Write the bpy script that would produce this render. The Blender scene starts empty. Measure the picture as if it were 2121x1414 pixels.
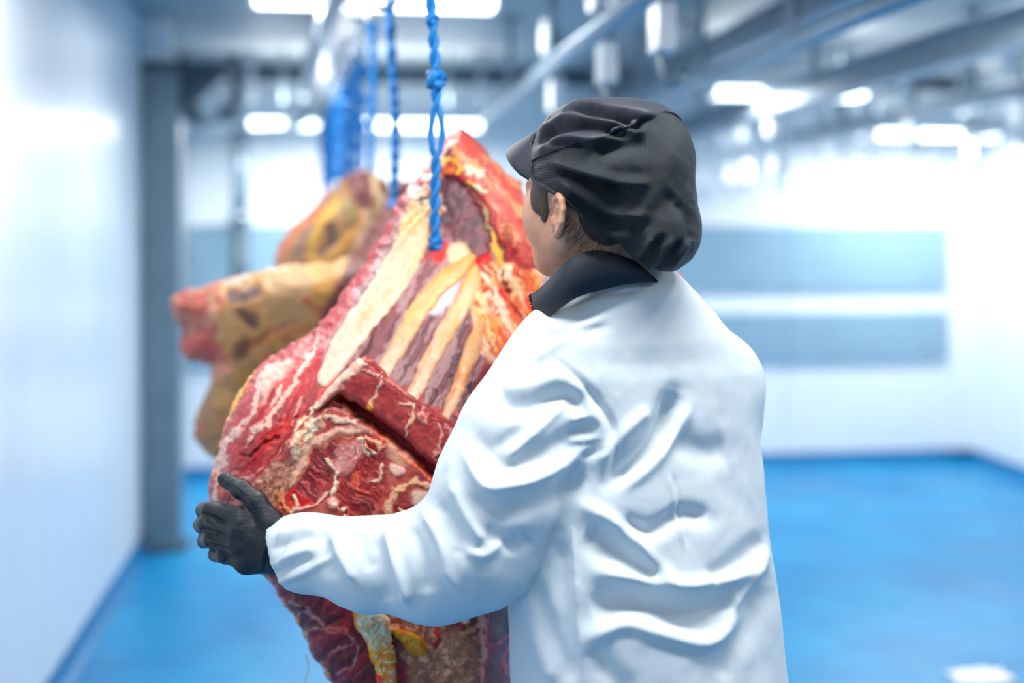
import bpy, math, random
import numpy as np
from mathutils import Vector

random.seed(7)
# ------------------------------------------------------------------ camera, world, lights, exposure
A = math.radians(7.7)            # the camera is turned a little to the right of the room's long axis
CA, SA = math.cos(A), math.sin(A)
FPX = 2121 * 45 / 36             # focal length in pixels
EYE = 1.5
HZ = 480.0                       # horizon row
scene = bpy.context.scene
COL = scene.collection

cam_d = bpy.data.cameras.new('camera')
cam_d.lens = 45
cam_d.sensor_width = 36
cam_d.shift_y = -(707 - HZ) / 2121
cam_d.clip_start = 0.05
cam_d.dof.use_dof = True
cam_d.dof.focus_distance = 1.99
cam_d.dof.aperture_fstop = 1.15
cam_d.dof.aperture_blades = 0
cam = bpy.data.objects.new('camera', cam_d)
cam.location = (0, 0, EYE)
cam.rotation_euler = (math.radians(90), 0, -A)
COL.objects.link(cam)
scene.camera = cam

world = bpy.data.worlds.new('world')
scene.world = world
world.use_nodes = True
world.node_tree.nodes['Background'].inputs[0].default_value = (0.75, 0.88, 1.0, 1)
world.node_tree.nodes['Background'].inputs[1].default_value = 0.25

scene.view_settings.view_transform = 'Standard'
scene.view_settings.look = 'None'
scene.view_settings.gamma = 1
scene.view_settings.use_curve_mapping = False
scene.view_settings.exposure = -0.2
scene.cycles.max_bounces = 8
scene.cycles.diffuse_bounces = 5
scene.cycles.sample_clamp_indirect = 6

ROOM_X0, ROOM_X1 = -0.92, 4.12
ROOM_Y0, ROOM_Y1 = -2.2, 7.95
CEIL = 2.52

LIGHT_COL = (1.0, 0.98, 0.94)
# battens: (x, y, z, length, power) - all run across the room under the ceiling
BATTENS = [
    (0.2, -0.6, 2.44, 1.6, 13),
    (0.45, 1.55, 2.44, 1.3, 40),
    (2.5, 1.6, 2.44, 1.4, 34),
    (2.6, 3.6, 2.44, 1.6, 42),
    (0.14, 4.95, 2.42, 0.95, 30),
    (2.2, 6.1, 2.22, 0.8, 34),
    (0.15, 7.15, 2.13, 1.3, 64),
    (3.5, 7.3, 2.12, 0.9, 36),
    (-0.25, 3.2, 2.44, 0.8, 31),  # unseen batten, added to brighten the left wall
]
for i, (x, y, z, L, pw) in enumerate(BATTENS):
    ld = bpy.data.lights.new('batten_light', 'AREA')
    ld.shape = 'RECTANGLE'; ld.size = L; ld.size_y = 0.14
    ld.energy = pw; ld.color = LIGHT_COL
    lo = bpy.data.objects.new('batten_light', ld)
    lo.location = (x, y, z - 0.062)
    COL.objects.link(lo)
    if z < 2.3:                   # uplights added over the low-hung battens to brighten back wall and ceiling
        lu = bpy.data.lights.new('added_uplight', 'AREA')
        lu.shape = 'RECTANGLE'; lu.size = L; lu.size_y = 0.14; lu.energy = pw * .15; lu.color = LIGHT_COL
        uo = bpy.data.objects.new('added_uplight', lu)
        uo.location = (x, y, z + 0.075); uo.rotation_euler = (math.pi, 0, 0)
        COL.objects.link(uo)

# ------------------------------------------------------------------ helpers: coordinates
def cam2w(p):
    p = np.asarray(p, float)
    return np.stack([p[..., 0] * CA + p[..., 1] * SA, -p[..., 0] * SA + p[..., 1] * CA, p[..., 2]], -1)
def C(px, py, Y):                 # photo pixel at a given distance -> camera-aligned metres
    return np.array([(px - 1060.5) / FPX * Y, Y, EYE - (py - HZ) / FPX * Y])
def W(px, py, Y):
    return cam2w(C(px, py, Y))
def to_px(p):                     # camera-aligned metres -> photo pixel
    return 1060.5 + p[:, 0] / p[:, 1] * FPX, HZ - (p[:, 2] - EYE) / p[:, 1] * FPX

# ------------------------------------------------------------------ helpers: noise
def _hash(ix, iy, iz, seed):
    h = (ix.astype(np.int64) * 374761393 + iy.astype(np.int64) * 668265263 + iz.astype(np.int64) * 2147483647 + seed * 974711) & 0xffffffff
    h = ((h ^ (h >> 13)) * 1274126177) & 0xffffffff
    return ((h ^ (h >> 16)) & 0xffff) / 65535.0
def vnoise(x, y, z=None, seed=0):
    if z is None:
        z = np.zeros_like(x)
    xi, yi, zi = np.floor(x), np.floor(y), np.floor(z)
    fx, fy, fz = x - xi, y - yi, z - zi
    fx = fx * fx * (3 - 2 * fx); fy = fy * fy * (3 - 2 * fy); fz = fz * fz * (3 - 2 * fz)
    r = 0
    for a in (0, 1):
        for b in (0, 1):
            for c in (0, 1):
                w = (fx if a else 1 - fx) * (fy if b else 1 - fy) * (fz if c else 1 - fz)
                r = r + w * _hash(xi + a, yi + b, zi + c, seed)
    return r * 2 - 1
def fbm(x, y, z=None, seed=0, oct=4):
    r, a = 0, 0.5
    for o in range(oct):
        r = r + a * vnoise(x * 2 ** o, y * 2 ** o, None if z is None else z * 2 ** o, seed + o * 17)
        a *= 0.5
    return r
def sstep(a, b, x):
    t = np.clip((x - a) / (b - a), 0, 1)
    return t * t * (3 - 2 * t)
def seg_dist(x, y, pts):          # distance to a polyline and the position 0..1 along it
    best = np.full(x.shape, 1e9); pos = np.zeros(x.shape)
    pts = np.asarray(pts, float); n = len(pts) - 1
    for i in range(n):
        a, b = pts[i], pts[i + 1]; d = b - a; L = max(d @ d, 1e-9)
        t = np.clip(((x - a[0]) * d[0] + (y - a[1]) * d[1]) / L, 0, 1)
        q = np.hypot(x - a[0] - t * d[0], y - a[1] - t * d[1])
        m = q < best
        best = np.where(m, q, best); pos = np.where(m, (i + t) / n, pos)
    return best, pos
def poly_sd(x, y, pts):           # signed distance to a polygon, positive inside
    pts = list(pts)
    d, _ = seg_dist(x, y, pts + [pts[0]])
    ins = np.zeros(x.shape, bool)
    j = len(pts) - 1
    for i in range(len(pts)):
        xi, yi = pts[i]; xj, yj = pts[j]
        if yi != yj:
            ins ^= ((yi > y) != (yj > y)) & (x < (xj - xi) * (y - yi) / (yj - yi) + xi)
        j = i
    return np.where(ins, d, -d)
def smooth_poly(pts, it=2):       # Chaikin rounding of a closed outline
    p = np.asarray(pts, float)
    for _ in range(it):
        q = np.roll(p, -1, 0)
        p = np.stack([0.75 * p + 0.25 * q, 0.25 * p + 0.75 * q], 1).reshape(-1, 2)
    return [tuple(v) for v in p]
def smooth_line(pts, n=24):
    p = np.asarray(pts, float); m = len(p)
    t = np.linspace(0, m - 1, n); i = np.clip(t.astype(int), 0, m - 2); f = (t - i)[:, None]
    g = lambda k: p[np.clip(k, 0, m - 1)]
    p0, p1, p2, p3 = g(i - 1), g(i), g(i + 1), g(i + 2)
    return 0.5 * (2 * p1 + (p2 - p0) * f + (2 * p0 - 5 * p1 + 4 * p2 - p3) * f ** 2 + (3 * p1 - p0 - 3 * p2 + p3) * f ** 3)
def srgb(r, g, b):
    f = lambda c: c / 255 / 12.92 if c / 255 <= 0.04045 else ((c / 255 + 0.055) / 1.055) ** 2.4
    return np.array([f(r), f(g), f(b)])
def lin(r, g, b):
    return tuple(srgb(r, g, b)) + (1.0,)

# ------------------------------------------------------------------ helpers: objects
def tag(o, label=None, cat=None, group=None, kind=None):
    if label: o['label'] = label
    if cat: o['category'] = cat
    if group: o['group'] = group
    if kind: o['kind'] = kind
    return o
def mesh_of(name, verts, faces, mat=None, smooth=True, cols=None):
    me = bpy.data.meshes.new(name)
    verts = np.asarray(verts, np.float32)
    fa = faces if isinstance(faces, np.ndarray) else None
    if fa is not None:
        n, k = fa.shape
        me.vertices.add(len(verts)); me.vertices.foreach_set('co', verts.ravel())
        me.loops.add(n * k); me.loops.foreach_set('vertex_index', fa.astype(np.int32).ravel())
        me.polygons.add(n); me.polygons.foreach_set('loop_start', np.arange(0, n * k, k, dtype=np.int32))
        me.update(calc_edges=True)
    else:
        me.from_pydata([tuple(map(float, v)) for v in verts], [], [list(map(int, f)) for f in faces])
        me.update()
    me.validate()
    if smooth:
        me.polygons.foreach_set('use_smooth', np.ones(len(me.polygons), bool))
    if cols is not None:
        at = me.color_attributes.new('col', 'FLOAT_COLOR', 'POINT')
        c = np.ones((len(verts), 4), np.float32); c[:, :3] = cols
        at.data.foreach_set('color', c.ravel())
    if mat is not None:
        me.materials.append(mat)
    return me
def link(name, me, parent=None, loc=None, rotz=None):
    o = bpy.data.objects.new(name, me)
    COL.objects.link(o)
    if parent is not None: o.parent = parent
    if loc is not None: o.location = loc
    if rotz is not None: o.rotation_euler = (0, 0, rotz)
    return o
def root(name, base_cam):         # an Empty at a thing's base, turned with the camera axes
    o = link(name, None, None, tuple(cam2w(base_cam)), -A)
    o.empty_display_size = 0.05
    o['bx'], o['by'], o['bz'] = [float(v) for v in base_cam]
    return o
def base_of(o):
    while o.parent is not None:
        o = o.parent
    return np.array([o['bx'], o['by'], o['bz']])
def cpart(name, parent, verts, faces, mat, smooth=True, cols=None):   # part whose vertices are given in camera-aligned metres
    return link(name, mesh_of(name, np.asarray(verts) - base_of(parent), faces, mat, smooth, cols), parent)
def box_vf(x0, x1, y0, y1, z0, z1):
    v = [(x0, y0, z0), (x1, y0, z0), (x1, y1, z0), (x0, y1, z0), (x0, y0, z1), (x1, y0, z1), (x1, y1, z1), (x0, y1, z1)]
    f = [(0, 3, 2, 1), (4, 5, 6, 7), (0, 1, 5, 4), (1, 2, 6, 5), (2, 3, 7, 6), (3, 0, 4, 7)]
    return v, f
class MB:
    def __init__(s): s.v = []; s.f = []
    def add(s, v, f):
        n = len(s.v); s.v += [tuple(map(float, p)) for p in v]; s.f += [tuple(int(i) + n for i in q) for q in f]; return s
    def box(s, *a): return s.add(*box_vf(*a))
    def tube(s, pts, r, n=10, closed=False): return s.add(*tube_vf(pts, r, n, closed))
    def disc(s, c, axis, r, h, n=20):
        c = np.array(c, float); a = np.array(axis, float); a /= np.linalg.norm(a)
        return s.tube([c - a * h / 2, c - a * h / 2 + a * 1e-4, c + a * h / 2 - a * 1e-4, c + a * h / 2], [r * .92, r, r, r * .92], n)
    def make(s, name, mat, parent=None, loc=(0, 0, 0), smooth=False, rotz=None):
        me = mesh_of(name, np.asarray(s.v) - (np.asarray(loc) if parent is None else 0), s.f, mat, smooth)
        return link(name, me, parent, loc if parent is None else None, rotz)
def tube_vf(pts, r, n=10, closed=False):
    p = np.asarray(pts, float); m = len(p)
    r = np.broadcast_to(np.asarray(r, float), (m,))
    t = np.gradient(p, axis=0)
    if closed: t = np.roll(p, -1, 0) - np.roll(p, 1, 0)
    t /= np.linalg.norm(t, axis=1)[:, None] + 1e-12
    up = np.array([0, 0, 1.]) if abs(t[0][2]) < 0.9 else np.array([1., 0, 0])
    u = np.cross(t[0], up); u /= np.linalg.norm(u)
    v = []
    for i in range(m):
        u = u - t[i] * (u @ t[i]); u /= np.linalg.norm(u) + 1e-12
        w = np.cross(t[i], u)
        for k in range(n):
            a = 2 * math.pi * k / n
            v.append(p[i] + r[i] * (math.cos(a) * u + math.sin(a) * w))
    f = []
    for i in range(m if closed else m - 1):
        for k in range(n):
            a, b = i * n + k, i * n + (k + 1) % n
            c, d = ((i + 1) % m) * n + (k + 1) % n, ((i + 1) % m) * n + k
            f.append((a, b, c, d))
    if not closed:
        f.append(tuple(range(n - 1, -1, -1))); f.append(tuple(range((m - 1) * n, m * n)))
    return v, f
def setg(o, x, y, z):             # record the base of a camera-aligned mesh thing
    o['bx'], o['by'], o['bz'] = float(x), float(y), float(z)

# ------------------------------------------------------------------ helpers: signed distance modelling
def axis_grid(*parts):            # (start, stop, step) pieces joined into one coordinate array
    out = []
    for a, b, h in parts:
        n = max(1, int(round((b - a) / h)))
        out.append(np.linspace(a, b, n, endpoint=False))
    return np.concatenate(out + [np.array([parts[-1][1]])]).astype(np.float32)
def surface_nets(vals, gx, gy, gz):
    s = vals < 0
    cnt = np.zeros(tuple(n - 1 for n in vals.shape), np.uint8)
    sl = lambda o: tuple(slice(k, k + n - 1) for k, n in zip(o, vals.shape))
    offs = [(a, b, c) for a in (0, 1) for b in (0, 1) for c in (0, 1)]
    for o in offs: cnt += s[sl(o)]
    act = (cnt > 0) & (cnt < 8)
    I, J, K = np.nonzero(act)
    idx = np.full(cnt.shape, -1, np.int32); idx[I, J, K] = np.arange(len(I))
    acc = np.zeros((len(I), 3)); num = np.zeros(len(I))
    G = (gx, gy, gz)
    for o in offs:
        for ax in range(3):
            if o[ax]: continue
            e = list(o); e[ax] = 1
            a = vals[I + o[0], J + o[1], K + o[2]]; b = vals[I + e[0], J + e[1], K + e[2]]
            m = (a < 0) != (b < 0)
            t = np.where(m, a / np.where(a == b, 1, a - b), 0)
            pa = np.stack([gx[I + o[0]], gy[J + o[1]], gz[K + o[2]]], 1)
            pb = np.stack([gx[I + e[0]], gy[J + e[1]], gz[K + e[2]]], 1)
            acc += np.where(m[:, None], pa + (pb - pa) * t[:, None], 0); num += m
    v = acc / np.maximum(num, 1)[:, None]
    F = []
    for ax in range(3):
        b, c = (ax + 1) % 3, (ax + 2) % 3
        lo = [slice(None)] * 3; hi = [slice(None)] * 3
        lo[ax] = slice(0, -1); hi[ax] = slice(1, None)
        for k in (b, c): lo[k] = slice(1, -1); hi[k] = slice(1, -1)
        sa, sb = s[tuple(lo)], s[tuple(hi)]
        e = np.argwhere(sa != sb)
        if not len(e): continue
        flip = sa[tuple(e.T)]
        e = e.copy(); e[:, b] += 1; e[:, c] += 1
        q = []
        for db, dc in ((0, 0), (1, 0), (1, 1), (0, 1)):
            w = e.copy(); w[:, b] -= 1 - db; w[:, c] -= 1 - dc
            q.append(idx[w[:, 0], w[:, 1], w[:, 2]])
        q = np.stack(q, 1)
        q[~flip] = q[~flip][:, ::-1]
        F.append(q)
    F = np.concatenate(F)
    return v, F[(F >= 0).all(1)]
def sdf_mesh(fn, gx, gy, gz):
    X, Y, Z = np.meshgrid(gx, gy, gz, indexing='ij', sparse=True)
    return surface_nets(fn(X, Y, Z).astype(np.float32), gx, gy, gz)
def cone(X, Y, Z, a, b, ra, rb):
    a = np.asarray(a, float); d = np.asarray(b, float) - a; L = max(d @ d, 1e-12)
    t = np.clip(((X - a[0]) * d[0] + (Y - a[1]) * d[1] + (Z - a[2]) * d[2]) / L, 0, 1)
    return np.sqrt((X - a[0] - t * d[0]) ** 2 + (Y - a[1] - t * d[1]) ** 2 + (Z - a[2] - t * d[2]) ** 2) - (ra + t * (rb - ra))
def smin(a, b, k):
    h = np.clip(0.5 + 0.5 * (b - a) / k, 0, 1)
    return b + (a - b) * h - k * h * (1 - h)
def smax(a, b, k): return -smin(-a, -b, k)
def chain(X, Y, Z, pts, rs, k=0.02):
    d = None
    for i in range(len(pts) - 1):
        c = cone(X, Y, Z, pts[i], pts[i + 1], rs[i], rs[i + 1])
        d = c if d is None else smin(d, c, k)
    return d
def ellip(X, Y, Z, c, axes, radii):   # axes: three orthonormal vectors
    q = [((X - c[0]) * a[0] + (Y - c[1]) * a[1] + (Z - c[2]) * a[2]) for a in axes]
    k0 = np.sqrt(sum((u / r) ** 2 for u, r in zip(q, radii)))
    k1 = np.sqrt(sum((u / r ** 2) ** 2 for u, r in zip(q, radii)))
    return k0 * (k0 - 1) / np.maximum(k1, 1e-6)
def vnormals(v, f):
    n = np.zeros_like(v)
    t = np.cross(v[f[:, 2]] - v[f[:, 0]], v[f[:, 3]] - v[f[:, 1]])
    for k in range(4): np.add.at(n, f[:, k], t)
    return n / (np.linalg.norm(n, axis=1)[:, None] + 1e-12)
def relax(v, f, it=1, w=0.5):
    e = np.concatenate([f[:, [0, 1]], f[:, [1, 2]], f[:, [2, 3]], f[:, [3, 0]]])
    e = np.concatenate([e, e[:, ::-1]])
    for _ in range(it):
        s = np.zeros_like(v); c = np.zeros(len(v))
        np.add.at(s, e[:, 0], v[e[:, 1]]); np.add.at(c, e[:, 0], 1)
        v = v * (1 - w) + w * s / np.maximum(c, 1)[:, None]
    return v

# ------------------------------------------------------------------ helpers: materials
class M:
    def __init__(s, name):
        s.m = bpy.data.materials.new(name); s.m.use_nodes = True
        s.t = s.m.node_tree; s.b = s.t.nodes['Principled BSDF']
    def n(s, kind, **kw):
        o = s.t.nodes.new(kind)
        for k, v in kw.items():
            if k in o.inputs: o.inputs[k].default_value = v
            else: setattr(o, k, v)
        return o
    def l(s, a, b): s.t.links.new(a, b)
    def set(s, **kw):
        for k, v in kw.items(): s.b.inputs[k.replace('_', ' ')].default_value = v
        return s
    def coord(s, scale=(1, 1, 1), which='Object'):
        tc = s.n('ShaderNodeTexCoord'); mp = s.n('ShaderNodeMapping')
        mp.inputs['Scale'].default_value = scale
        s.l(tc.outputs[which], mp.inputs['Vector']); return mp.outputs['Vector']
    def noise(s, vec, scale, detail=4, rough=0.55):
        n = s.n('ShaderNodeTexNoise'); n.inputs['Scale'].default_value = scale; n.inputs['Detail'].default_value = detail; n.inputs['Roughness'].default_value = rough
        s.l(vec, n.inputs['Vector']); return n.outputs['Fac']
    def ramp(s, fac, stops):
        r = s.n('ShaderNodeValToRGB'); e = r.color_ramp.elements
        while len(e) < len(stops): e.new(0.5)
        for q, (p, c) in zip(e, stops): q.position = p; q.color = c
        s.l(fac, r.inputs['Fac']); return r.outputs['Color']
    def bump(s, h, strength=0.3, dist=0.002):
        b = s.n('ShaderNodeBump'); b.inputs['Strength'].default_value = strength; b.inputs['Distance'].default_value = dist
        s.l(h, b.inputs['Height']); s.l(b.outputs['Normal'], s.b.inputs['Normal'])
    def math(s, op, a, b=None):
        m = s.n('ShaderNodeMath', operation=op)
        for i, q in enumerate((a, b)):
            if q is None: continue
            if isinstance(q, (int, float)): m.inputs[i].default_value = q
            else: s.l(q, m.inputs[i])
        return m.outputs[0]
def plain(name, rgb, rough=0.5, metal=0.0, var=0.06, scale=6.0, spec=0.5):
    q = M(name); v = q.coord()
    c = np.array(lin(*rgb)[:3])
    col = q.ramp(q.noise(v, scale), [(0.3, tuple(c * (1 - var)) + (1,)), (0.7, tuple(np.minimum(c * (1 + var), 1)) + (1,))])
    q.l(col, q.b.inputs['Base Color'])
    q.set(Roughness=rough, Metallic=metal); q.b.inputs['Specular IOR Level'].default_value = spec
    return q.m

MAT = {}
MAT['wall'] = plain('white_wall_panel', (226, 234, 240), 0.28, var=0.015)
MAT['wall_back'] = plain('white_back_wall', (228, 235, 240), 0.45, var=0.015)
MAT['ceiling'] = plain('grey_ceiling_panel', (156, 166, 170), 0.5, var=0.04, scale=1.5)
MAT['steel'] = plain('brushed_steel', (150, 165, 176), 0.38, metal=0.85, var=0.1)
MAT['galv'] = plain('galvanised_steel', (140, 158, 172), 0.42, metal=0.55, var=0.12, scale=12)
MAT['dark_steel'] = plain('dark_steel', (66, 84, 98), 0.5, metal=0.4, var=0.1)
MAT['front_wall'] = plain('grey_front_wall', (120, 136, 146), 0.5, var=0.03)
MAT['post'] = plain('painted_grey_steel', (112, 134, 146), 0.4, metal=0.3, var=0.1)
MAT['white_plastic'] = plain('white_plastic', (238, 242, 245), 0.35, var=0.02)
MAT['band'] = plain('blue_grey_stripe', (132, 165, 184), 0.4, var=0.04)
MAT['rope'] = plain('blue_rope', (0, 118, 192), 0.55, var=0.2, scale=300)
MAT['paper'] = plain('white_paper', (238, 236, 232), 0.8, var=0.02)
MAT['cove'] = plain('blue_cove', (0, 108, 164), 0.4, var=0.08)

q = M('blue_epoxy_floor'); v = q.coord()
col = q.ramp(q.noise(v, 1.6, 6, 0.6), [(0.3, lin(0, 108, 164)), (0.55, lin(0, 130, 182)), (0.75, lin(8, 146, 194))])
q.l(col, q.b.inputs['Base Color'])
q.l(q.ramp(q.noise(v, 2.3, 5), [(0.3, (0.26,) * 3 + (1,)), (0.7, (0.46,) * 3 + (1,))]), q.b.inputs['Roughness'])
q.bump(q.noise(v, 60, 3), 0.15, 0.002)
q.b.inputs['Specular IOR Level'].default_value = 0.35
MAT['floor'] = q.m

q = M('lamp_diffuser'); q.set(Base_Color=(1, 1, 1, 1)); q.b.inputs['Emission Color'].default_value = (0.92, 0.97, 1, 1); q.b.inputs['Emission Strength'].default_value = 6
MAT['lamp'] = q.m

def meat_material(name, rough=0.36, grain=1.0, bump=0.45):
    q = M(name); v = q.coord()
    at = q.n('ShaderNodeAttribute'); at.attribute_name = 'col'
    n1 = q.noise(v, 260, 6, 0.7); n2 = q.noise(v, 38, 4)
    var = q.ramp(n1, [(0.28, (0.72, 0.70, 0.70, 1)), (0.5, (1, 1, 1, 1)), (0.74, (1.22, 1.2, 1.18, 1))])
    mx = q.n('ShaderNodeMix', data_type='RGBA', blend_type='MULTIPLY'); mx.inputs[0].default_value = grain
    q.l(at.outputs['Color'], mx.inputs[6]); q.l(var, mx.inputs[7])
    q.l(mx.outputs[2], q.b.inputs['Base Color'])
    q.l(q.ramp(n2, [(0.3, (rough - .08,) * 3 + (1,)), (0.7, (rough + .16,) * 3 + (1,))]), q.b.inputs['Roughness'])
    q.bump(q.math('ADD', q.math('MULTIPLY', n1, 0.6), n2), bump, 0.003)
    q.b.inputs['Specular IOR Level'].default_value = 0.5
    return q.m
MAT['meat'] = meat_material('raw_beef')
MAT['rib'] = meat_material('rib_bone', 0.4, 0.35, 0.12)
MAT['meat_far'] = meat_material('raw_beef_dry', 0.45, 0.6)

q = M('white_coat_cotton'); v = q.coord()
q.set(Base_Color=lin(218, 228, 234), Roughness=0.75)
q.bump(q.math('ADD', q.noise(v, 60, 4), q.math('MULTIPLY', q.noise(v, 900, 2), 0.15)), 0.22, 0.002)
q.b.inputs['Specular IOR Level'].default_value = 0.25
MAT['coat'] = q.m
MAT['trousers'] = plain('white_trousers', (220, 228, 234), 0.8)
MAT['boot'] = plain('white_rubber_boot', (225, 230, 232), 0.4)

def weave(q, v, k):               # fine criss-cross relief
    sx = q.n('ShaderNodeSeparateXYZ'); q.l(v, sx.inputs[0])
    a = q.math('SINE', q.math('MULTIPLY', q.math('ADD', sx.outputs[0], q.math('MULTIPLY', sx.outputs[2], 0.6)), k))
    b = q.math('SINE', q.math('MULTIPLY', q.math('SUBTRACT', sx.outputs[0], q.math('MULTIPLY', sx.outputs[2], 0.6)), k))
    return q.math('MULTIPLY', a, b)
q = M('navy_cap_cloth'); v = q.coord(); q.set(Base_Color=lin(10, 21, 39), Roughness=0.6); q.bump(q.noise(v, 500, 3), 0.2, 0.001)
q.b.inputs['Sheen Weight'].default_value = 0.15
MAT['cap'] = q.m
q = M('black_cap_mesh'); v = q.coord(); h = weave(q, v, 2200)
q.l(q.ramp(q.math('ADD', q.math('MULTIPLY', h, 0.5), 0.5), [(0.38, lin(4, 9, 12)), (0.8, lin(30, 49, 58))]), q.b.inputs['Base Color']); q.set(Roughness=0.55); q.bump(h, 0.6, 0.0012)
MAT['cap_mesh'] = q.m
q = M('black_glove_rubber'); v = q.coord(); h = weave(q, v, 2900)
q.set(Base_Color=lin(20, 30, 39), Roughness=0.40); q.bump(h, 0.35, 0.0008)
MAT['glove'] = q.m
q = M('dark_collar_cloth'); v = q.coord(); q.set(Base_Color=lin(34, 42, 54), Roughness=0.7); q.bump(q.noise(v, 400, 3), 0.2, 0.001)
MAT['collar'] = q.m
MAT['black'] = plain('black_metal', (14, 16, 18), 0.4, metal=0.3)
q = M('skin'); v = q.coord()
q.l(q.ramp(q.noise(v, 45, 4), [(0.3, lin(204, 146, 118)), (0.7, lin(220, 166, 136))]), q.b.inputs['Base Color'])
q.set(Roughness=0.5); q.b.inputs['Subsurface Weight'].default_value = 0.15; q.b.inputs['Subsurface Radius'].default_value = (0.01, 0.004, 0.002)
MAT['skin'] = q.m
q = M('dark_brown_hair'); v = q.coord((1, 1, 0.15)); q.set(Roughness=0.5)
q.l(q.ramp(q.noise(v, 500, 3), [(0.3, lin(38, 28, 24)), (0.7, lin(86, 66, 54))]), q.b.inputs['Base Color']); q.bump(q.noise(v, 700, 2), 0.6, 0.002)
MAT['hair'] = q.m

# ================================================================== THE ROOM (x across, y along the room, camera at the origin)
def struct(name, mb, mat, loc=(0, 0, 0)):
    return tag(mb.make(name, mat, None, loc), kind='structure')
struct('floor', MB().box(ROOM_X0 - .2, ROOM_X1 + .2, ROOM_Y0 - .2, ROOM_Y1 + .2, -0.12, 0), MAT['floor'])

def panelled(name, mat, x0, x1, widths, axis, fixed, inward):   # wall of upright panels with recessed joints
    mb = MB()
    if axis == 'y': mb.box(min(fixed, fixed - inward * .12), max(fixed, fixed - inward * .12), x0, x1, 0, CEIL)
    else: mb.box(x0, x1, min(fixed, fixed - inward * .12), max(fixed, fixed - inward * .12), 0, CEIL)
    w = struct(name, mb, mat)
    p = x0; k = 0
    g = .006
    while p < x1 - .05:
        e = min(p + widths, x1); m = MB()
        a, b = sorted((fixed - inward * .002, fixed + inward * .012))
        if axis == 'y': m.box(a, b, p + g, e - g, .05, CEIL - .001)
        else: m.box(p + g, e - g, a, b, .05, CEIL - .001)
        m.make('panel', mat, w); p = e; k += 1
    return w
panelled('wall_left', MAT['wall'], ROOM_Y0, ROOM_Y1, 0.58, 'y', ROOM_X0 - .012, 1)
panelled('wall_right', MAT['wall_back'], ROOM_Y0, ROOM_Y1, 1.1, 'y', ROOM_X1 + .012, -1)
panelled('wall_back', MAT['wall_back'], ROOM_X0, ROOM_X1, 1.26, 'x', ROOM_Y1 + .012, -1)
panelled('wall_front', MAT['front_wall'], ROOM_X0, ROOM_X1, 1.26, 'x', ROOM_Y0 - .012, 1)
cl = struct('ceiling', MB().box(ROOM_X0 - .2, ROOM_X1 + .2, ROOM_Y0 - .2, ROOM_Y1 + .2, CEIL, CEIL + .12), MAT['ceiling'])
yy = ROOM_Y0
while yy < ROOM_Y1 - .1:
    MB().box(ROOM_X0 + .002, ROOM_X1 - .002, yy + .008, min(yy + 1.12, ROOM_Y1) - .008, CEIL - .012, CEIL + .002).make('panel', MAT['ceiling'], cl)
    yy += 1.12
def cove(name, pts, nrm):
    mb = MB(); prof = [(0, 0), (.045, 0), (.02, .012), (.008, .035), (.004, .075), (0, .075)]
    v = []
    for p in pts:
        for d, h in prof: v.append((p[0] + nrm[0] * d, p[1] + nrm[1] * d, h + .0005))
    n = len(prof); f = [(k, (k + 1) % n, n + (k + 1) % n, n + k) for k in range(n)] + [tuple(range(n))[::-1], tuple(range(n, 2 * n))]
    mb.add(v, f); return struct(name, mb, MAT['cove'])
cove('baseboard_left', [(ROOM_X0 + .001, ROOM_Y0), (ROOM_X0 + .001, ROOM_Y1)], (1, 0))
cove('baseboard_back', [(ROOM_X0, ROOM_Y1 - .001), (ROOM_X1, ROOM_Y1 - .001)], (0, -1))
cove('baseboard_right', [(ROOM_X1 - .001, ROOM_Y0), (ROOM_X1 - .001, ROOM_Y1)], (-1, 0))
# dark cornice between back wall and ceiling
struct('trim_1', MB().box(ROOM_X0 + .01, ROOM_X1 - .01, ROOM_Y1 - .10, ROOM_Y1 - .002, CEIL - .10, CEIL - .013), MAT['dark_steel'])
# pale upright strip in the far right corner
struct('trim_2', MB().box(ROOM_X1 - .16, ROOM_X1 - .001, ROOM_Y1 - .05, ROOM_Y1 - .002, .08, CEIL - .11), MAT['wall_back'])

# two blue-grey stripes along the back wall, built as thin raised panels
def stripe(z0, z1, label):
    r = link('wall_stripe', None, None, (1.5, ROOM_Y1 - .004, z0)); r.empty_display_size = .05
    tag(r, label, 'wall board', 'stripes on the back wall')
    x = ROOM_X0 + .02
    while x < 3.8:
        e = min(x + 1.26, 3.94)
        MB().box(x + .003 - 1.5, e - .003 - 1.5, -.026, .002, 0, z1 - z0).make('stripe_panel', MAT['band'], r)
        x = e
    for x in np.arange(ROOM_X0 + .3, 3.8, .63):
        for z in (.05, z1 - z0 - .05):
            MB().disc((x - 1.5, -.028, z), (0, 1, 0), .012, .008, 8).make('screw', MAT['steel'], r)
stripe(1.12, 1.54, 'upper, taller blue-grey board along the back wall')
stripe(0.66, 0.98, 'lower, narrower blue-grey board along the back wall')

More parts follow.
